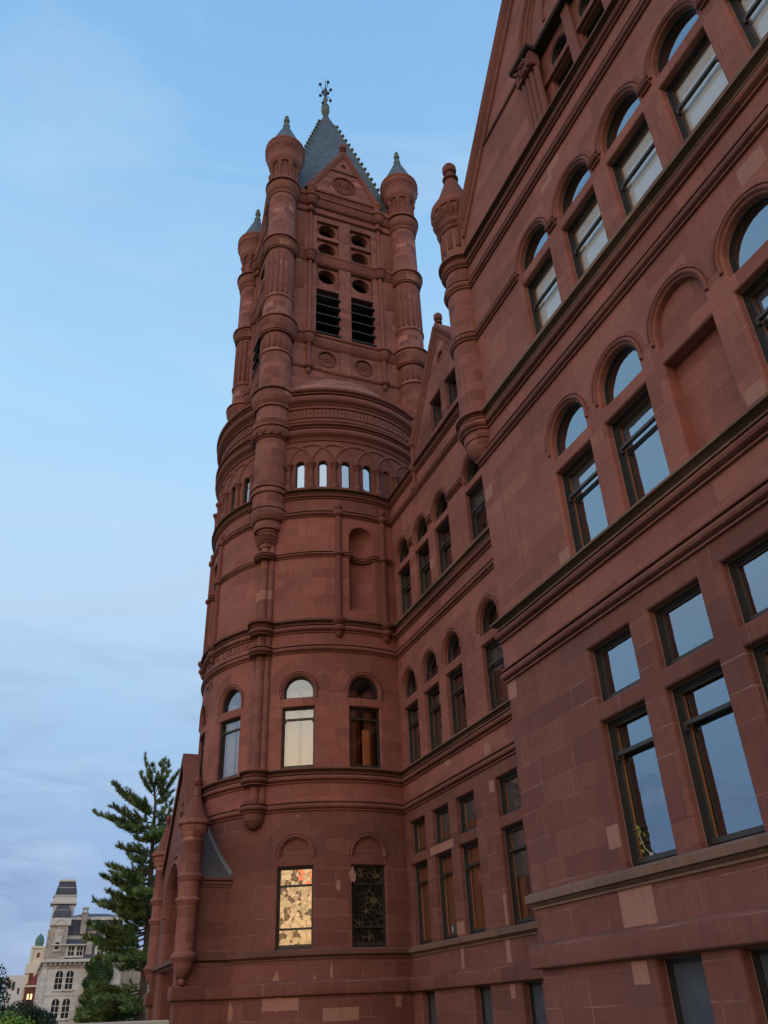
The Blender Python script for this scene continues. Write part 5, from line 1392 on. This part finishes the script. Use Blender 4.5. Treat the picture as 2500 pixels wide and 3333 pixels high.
# ---- pale stone hall with mansard towers
LIME = stone('pale_limestone', (.80, .74, .68), var=.22, H=.55, W=1.4, joints=.35, jcol=(.25, .2, .17), patches=False, soot=.45)
LIMED = stone('weathered_limestone', (.56, .48, .41), var=.25, H=.55, W=1.2, joints=.4, jcol=(.2, .16, .13), patches=False, soot=.6)
TRIM = simple('cream_trim_paint', (.62, .60, .55), .7, nvar=.12, nscale=1)
HSL = stone('dark_blue_slate', (.105, .110, .135), var=.3, H=.3, W=.5, joints=.5, jcol=(.03, .03, .04), patches=False, rough=.65, soot=.2)
PANE = simple('dark_window_pane', (.02, .022, .028), .15)
h = empty('stone_hall', (0, 0, 0)); tag(h, 'pale limestone hall with dark slate mansard roofs and twin stacked tower caps', 'building')
def hb_(name, mat, *boxes, parent=None):
    mb = MB()
    for b_ in boxes: mb.box(*b_)
    return mb.build(name, mat, parent or h, smooth=False)
hw_ = hb_('wall', LIME, (3.55, 15, 150, 175, ZG - 4, 8.7))
hb_('string_course', TRIM, (3.5, 15.05, 149.9, 175, 4.35, 4.55)); hb_('quoin', LIME, (3.5, 4.2, 149.85, 150.9, -4, 8.6)); hb_('frieze', LIMED, (3.5, 15, 149.92, 175, 7.9, 8.4))
hb_('cornice', TRIM, (3.2, 15.3, 149.3, 175.4, 8.72, 9.12))
for k in range(16): hb_('bracket', LIMED, (3.75 + k * .7, 3.95 + k * .7, 149.45, 149.95, 8.25, 8.72))
def frust(name, mat, x0, x1, y0, y1, prof, parent=None):
    mb = MB(); cs = []
    for ins, z in prof: cs.append([(x0 + ins, y0 + ins, z), (x1 - ins, y0 + ins, z), (x1 - ins, y1 - ins, z), (x0 + ins, y1 - ins, z)])
    for A_, B_ in zip(cs, cs[1:]):
        for i in range(4):
            j = (i + 1) % 4; a, b_, c, d = A_[i], A_[j], B_[j], B_[i]
            f = (lambda p: (p[0] if i % 2 == 0 else p[1], p[2])); mb.add([a, b_, c, d], [(0, 1, 2, 3)], [f(a), f(b_), f(c), f(d)])
    mb.add(cs[-1], [(0, 1, 2, 3)]); return mb.build(name, mat, parent or h, smooth=False)
rf = frust('mansard_roof', HSL, 3.6, 15.4, 149.6, 175, [(0, 9.12), (.75, 11.5), (1.0, 11.9)])
hb_('roof_band', TRIM, (5.5, 14.6, 150.9, 174, 11.9, 12.5))
frust('upper_roof', HSL, 5.4, 14.8, 150.7, 174, [(0, 12.5), (.35, 14.6)]); hb_('cornice', TRIM, (6.0, 14.6, 150.85, 173.5, 14.6, 15.05)); frust('ridge_roof', HSL, 6.2, 14.6, 151, 173.5, [(0, 15.05), (2.4, 15.75)])
def hwin(x0, x1, z0, z1, y, arched=False, vs=1, hsn=(.5,), parent=None):
    mb = MB(); w_ = x1 - x0; xc = (x0 + x1) / 2
    hole = Arch(xc, w_ / 2, z0, z1 - w_ / 2, 10) if arched else Rect(x0, x1, z0, z1)
    F = Flat(0, y, 0)
    mb = MB(F); strip(mb, hole.loop(.12), -.06, hole.loop(0), -.06); strip(mb, hole.loop(.12), 0, hole.loop(.12), -.06); strip(mb, hole.loop(0), -.06, hole.loop(0), -.02)
    fr_ = mb.build('window', TRIM, parent or h, smooth=False)
    mb = MB(F); L = hole.loop(0); mb.add([(p[0], -.02, p[1]) for p in L], [tuple(range(len(L)))]); mb.build('pane', PANE, fr_, smooth=False)
    mb = MB(F)
    for k in range(1, vs + 1): xx = x0 + w_ * k / (vs + 1); mb.box(xx - .04, xx + .04, -.05, -.03, z0, z1 - (.05 if arched else 0))
    for q in hsn: zz = z0 + (z1 - z0) * q; mb.box(x0, x1, -.052, -.031, zz - .04, zz + .04)
    mb.build('glazing_bar', TRIM, fr_, smooth=False)
    mb = MB(F); mb.box(x0 - .2, x1 + .2, -.25, 0, z0 - .25, z0 - .1); mb.build('sill', LIME, fr_, smooth=False)
for xc_ in (6.06, 7.58): hwin(xc_ - .52, xc_ + .52, 5.15, 7.62, 150, True, 1, (.3, .62)); 
for xc_ in (6.1, 7.62): hwin(xc_ - .52, xc_ + .52, 1.4, 3.95, 150, True, 1, (.3, .62))
dm = hb_('dormer', TRIM, (4.9, 9.0, 149.7, 151.5, 9.3, 11.0))
mb = MB(); mb.add([(4.3, 149.3, 11.0), (9.2, 149.3, 11.0), (9.2, 151.6, 12.2), (5.2, 151.6, 12.2)], [(0, 1, 2, 3)], [(0, 0), (5, 0), (5, 2), (0, 2)]); mb.build('dormer_roof', HSL, dm, smooth=False)
mb = MB(); mb.box(4.2, 9.3, 149.2, 149.6, 10.95, 11.12); mb.build('dormer_eaves', TRIM, dm, smooth=False)
for x0 in (5.45, 6.8, 8.05): hwin(x0, x0 + .85, 9.55, 10.85, 149.7, False, 1, (.5,))
d2 = hb_('dormer', TRIM, (10.7, 14.2, 149.7, 151.5, 9.3, 11.0))
for x0 in (11.1, 12.35): hwin(x0, x0 + .85, 9.55, 10.85, 149.7, False, 1, (.5,))
hb_('chimney', LIMED, (9.35, 10.25, 149.8, 151, 9.3, 12.6), (9.25, 10.5, 149.7, 151.1, 12.6, 12.9)); 
ch = hb_('chimney', LIMED, (8.15, 9.0, 150.3, 151.1, 12.6, 15.5), (8.05, 9.1, 150.2, 151.2, 15.5, 15.65), (8.2, 8.4, 150.4, 151, 15.65, 16.1), (8.75, 8.95, 150.4, 151, 15.65, 16.1), (8.1, 9.05, 150.3, 151.1, 16.1, 16.35))
# lower tower
tw = hb_('tower_shaft', LIMED, (3.75, 6.35, 149.5, 152, 9.0, 13.9)); hb_('tower_shaft_buttress', LIMED, (3.5, 3.9, 149.7, 152, 8.7, 13.2))
F = Flat(0, 149.5, 0)
mb = MB(F); nh = Arch(5.05, .55, 10.6, 12.7, 10); L = nh.loop(); mb.add([(p[0], -.02, p[1]) for p in L], [tuple(range(len(L)))]); arch_mold(mb, 5.05, 12.7, .68, .08, n=12); mb.build('blind_arch', LIME, h)
hwin(4.75, 5.35, 10.4, 11.4, 149.45, False, 0, (.5,))
hb_('tower_cornice', TRIM, (3.6, 6.6, 149.2, 152, 13.7, 14.75)); mb = MB(Flat(0, 149.18, 0)); arch_mold(mb, 5.05, 13.75, .8, .1, n=12); mb.build('tower_arch', TRIM, h)
frust('tower_mansard', HSL, 3.75, 6.5, 149.3, 152, [(0, 14.75), (.08, 15.3), (.28, 16.0), (.55, 16.65)])
hb_('slate_band', TRIM, (4.05, 6.2, 149.5, 149.6, 15.85, 15.9))
# taller stage behind
hb_('belvedere', TRIM, (3.75, 6.9, 152.1, 155, 14.4, 16.9)); 
for x0 in (3.9, 6.55): hb_('belvedere_post', TRIM, (x0, x0 + .25, 151.9, 152.1, 14.8, 16.8))
hb_('tower_cornice', TRIM, (3.25, 7.15, 151.5, 155.6, 17.0, 17.35)); hb_('tower_frieze', TRIM, (3.65, 6.95, 151.8, 155.3, 17.35, 18.2)); hb_('tower_cornice', TRIM, (3.5, 7.1, 151.7, 155.4, 18.15, 18.3))
frust('tower_mansard', HSL, 3.7, 6.95, 151.8, 155, [(0, 18.3), (.06, 18.9), (.25, 19.7), (.5, 20.3)])
hb_('slate_band', TRIM, (3.95, 6.7, 151.95, 152.02, 19.35, 19.42)); hb_('tower_cap', TRIM, (4.05, 6.6, 152.1, 154.8, 20.3, 20.55), (4.25, 6.35, 152.3, 154.6, 20.55, 20.62))
mb = MB()
for k in range(13): mb.box(4.3 + k * .165, 4.33 + k * .165, 152.3, 152.33, 20.6, 20.95)
mb.box(4.3, 6.33, 152.3, 152.33, 20.8, 20.83); mb.build('roof_cresting', TRIM, h, smooth=False)
# ivy on the hall
rnd = random.Random(21); iv = MB()
def ivyhalf(z): return .0 if z > 8.8 else 1
for _ in range(9500):
    z = rnd.uniform(-1.5, 9.3); xl = 9.95 - .06 * (9 - z) * (1 + .3 * math.sin(z * 1.7)) + .35 * math.sin(z * 2.9); xr = 13.6 + .2 * math.sin(z * 2)
    x = rnd.uniform(xl, xr); bulge = .25 + .9 * abs(math.sin(x * 1.3 + z * .7)) * rnd.random(); y = 149.95 - bulge
    if z > 8.6 and rnd.random() < .5: continue
    nr = Vector((rnd.gauss(0, .6), -1, rnd.gauss(.3, .6))).normalized(); a = nr.orthogonal().normalized(); a = Matrix.Rotation(rnd.random() * 6.28, 3, nr) @ a; c = nr.cross(a); q = rnd.uniform(.2, .42); p = Vector((x, y, z))
    iv.add([tuple(p - a * q * .5), tuple(p + c * q * .4), tuple(p + a * q * .5), tuple(p - c * q * .4)], [(0, 1, 2, 3)])
tag(iv.build('climbing_ivy', IVYM, None, smooth=False), 'thick dark ivy climbing the corner of the pale stone hall', 'ivy')

# ---- domed church tower
CREAM = simple('cream_terracotta', (.78, .68, .54), .8, nvar=.12, nscale=1.5); BRICK = simple('dark_red_brick', (.17, .055, .035), .9, nvar=.3, nscale=3)
GDOME = simple('verdigris_copper', (.085, .19, .155), .7, nvar=.3, nscale=1.5); REDR = simple('red_roof_tile', (.20, .030, .022), .8, nvar=.25, nscale=3)
LIT = bpy.data.materials.new('lit_window'); LIT.use_nodes = True; LIT.node_tree.nodes['Principled BSDF'].inputs['Emission Color'].default_value = (1, .62, .18, 1); LIT.node_tree.nodes['Principled BSDF'].inputs['Emission Strength'].default_value = 1.1
c_ = empty('domed_church', (0, 0, 0)); tag(c_, 'cream and brick church tower with green copper dome and red tiled gable', 'church')
def cb(name, mat, *bs):
    mb = MB()
    for q in bs: mb.box(*q)
    return mb.build(name, mat, c_, smooth=False)
cb('tower', CREAM, (1.65, 5.2, 200, 204, -2, 9.8)); cb('brick_bay', BRICK, (2.35, 4.6, 199.9, 200, 7.0, 10.9)); cb('gable_band', CREAM, (1.5, 5.3, 199.7, 204.2, 9.8, 11.5))
cb('belfry', CREAM, (2.2, 4.6, 200.3, 203.5, 11.5, 14.4), (1.95, 4.8, 200, 203.8, 14.2, 14.6))
for x0 in (2.0, 2.3, 4.2, 4.5): 
    mb = MB(); mb.lathe(x0, 200.1, [(.11, 11.5), (.1, 14.2)], 8); mb.build('column', CREAM, c_)
mb = MB(Flat(0, 199.9, 0)); arch_mold(mb, 3.45, 10.2, .75, .16, n=12); arch_mold(mb, 3.45, 10.2, .45, .08, n=10); mb.build('arch', CREAM, c_)
cb('niche', CREAM, (3.15, 3.75, 199.8, 199.9, 8.8, 10.2)); cb('louvre', BRICK, (3.2, 3.7, 200.15, 200.3, 12.6, 13.4))
mb = MB(); mb.lathe(3.35, 201.9, [(.82, 14.6), (.78, 15.1), (.88, 15.14), (.87, 15.5), (.80, 15.95), (.66, 16.35), (.44, 16.66), (.2, 16.82), (.1, 16.9), (.12, 17.0), (0, 17.1)], 20); dmm = mb.build('dome', GDOME, c_)
mb = MB(); mb.box(3.33, 3.38, 201.9, 201.94, 17.2, 17.9); mb.box(3.15, 3.55, 201.9, 201.94, 17.55, 17.62); mb.build('cross', TRIM, dmm, smooth=False)
mb = MB(); mb.add([(1.9, 197.5, 7.55), (4.9, 197.5, 7.55), (4.9, 199.9, 9.6), (3.9, 199.9, 9.9)], [(0, 1, 2, 3)]); mb.build('tiled_roof', REDR, c_, smooth=False)
cb('nave', BRICK, (2.0, 4.9, 197.6, 199.9, 2, 7.3)); cb('eaves', CREAM, (1.8, 5.0, 197.4, 199.9, 7.3, 7.6)); cb('base_trim', CREAM, (1.6, 5.0, 197.5, 199.9, 1.6, 3.2))
for x0 in (2.75, 3.35):
    mb = MB(Flat(0, 197.58, 0)); L = Arch(x0, .19, 5.2, 6.0, 8).loop(); mb.add([(p[0], 0, p[1]) for p in L], [tuple(range(len(L)))]); mb.build('lit_arched_window', LIT, c_, smooth=False)
# ---- modern buildings
WHT = simple('white_panel', (.72, .66, .62), .8, nvar=.08, nscale=.5)
m_ = empty('white_building', (0, 0, 0)); tag(m_, 'plain whitish modern building far off at the left edge', 'building')
mb = MB(); mb.box(-2.1, 2.4, 230, 245, -3, 10.9); mb.box(-1.9, -.2, 229.9, 230, 9.9, 10.0); mb.build('wall', WHT, m_, smooth=False)
for x0, x1, z0, z1 in ((-1.35, -.75, 8.3, 9.6), (-.55, .05, 8.0, 9.6), (.75, 1.15, 7.2, 8.4)):
    mb = MB(); mb.box(x0, x1, 229.9, 230.02, z0, z1); mb.build('window', PANE, m_, smooth=False)
BEI = simple('beige_concrete', (.62, .47, .37), .85, nvar=.12, nscale=.6)
m2_ = empty('beige_building', (0, 0, 0)); tag(m2_, 'beige concrete building seen through the branches of the pine', 'building')
mb = MB(); mb.box(15.6, 30, 170, 185, -4, 9.3); mb.box(19.5, 30, 171, 185, 9.3, 11.8); mb.build('wall', BEI, m2_, smooth=False)
for k in range(9):
    mb = MB(); mb.box(15.9 + k * .8, 16.1 + k * .8, 169.8, 170, -4, 9.2); mb.build('concrete_fin', BEI, m2_, smooth=False)
for x0, z0 in ((19.9, 9.8), (20.6, 8.2), (21.3, 5.6), (21.2, 2.0), (22.1, 3.8)):
    mb = MB(); mb.box(x0, x0 + .45, 169.7, 169.79, z0, z0 + 1.2); mb.build('lit_window', LIT, m2_, smooth=False)

# ---- small things standing inside the windows
pp = empty('potted_plant', (8.235, 10.30, 1.79)); tag(pp, 'small trailing green houseplant inside the lowest window of the wing', 'plant')
mb = MB(); mb.lathe(0, 0, [(0, 0), (.025, 0), (.033, .06), (.036, .065), (.03, .068), (0, .06)], 14); mb.build('pot', simple('white_ceramic', (.6, .6, .58), .4), pp)
mb = MB(); rnd = random.Random(5)
P0 = [(0, 0, .05), (-.01, .05, .10), (-.015, .11, .16), (-.02, .15, .26), (-.02, .17, .40)]
mb.tube(P0, .007, 5); mb.build('stem', simple('pale_stem', (.35, .38, .22), .6), pp)
mb = MB()
for k in range(13):
    t = rnd.choice(P0[2:]); p = Vector(t) + Vector((rnd.uniform(-.03, .02), rnd.uniform(-.08, .08), rnd.uniform(-.06, .08))); a = Vector((rnd.gauss(0, .4), rnd.gauss(0, 1), rnd.gauss(0, 1))).normalized(); c = a.cross(Vector((1, .2, 0))).normalized()
    mb.add([tuple(p - a * .035), tuple(p + c * .022), tuple(p + a * .04), tuple(p - c * .022)], [(0, 1, 2, 3)])
mb.build('leaf', leaf_mat('houseplant_leaves', (.20, .23, .05), .4, 9), pp, smooth=False)
bt = empty('spray_bottle', (10.93, 22.53, 1.86)); tag(bt, 'small pale blue and white bottle on a sill inside the second link window', 'bottle')
mb = MB(); mb.lathe(0, 0, [(0, 0), (.05, 0), (.055, .02), (.055, .15), (.02, .2), (.02, .21)], 14); mb.build('bottle_body', simple('pale_blue_plastic', (.15, .45, .60), .3), bt)
mb = MB(); mb.lathe(0, 0, [(.022, .2), (.024, .21), (.024, .25), (0, .255)], 12); mb.box(-.012, .012, -.06, .02, .25, .27); mb.build('cap', simple('white_plastic', (.8, .8, .8), .4), bt)
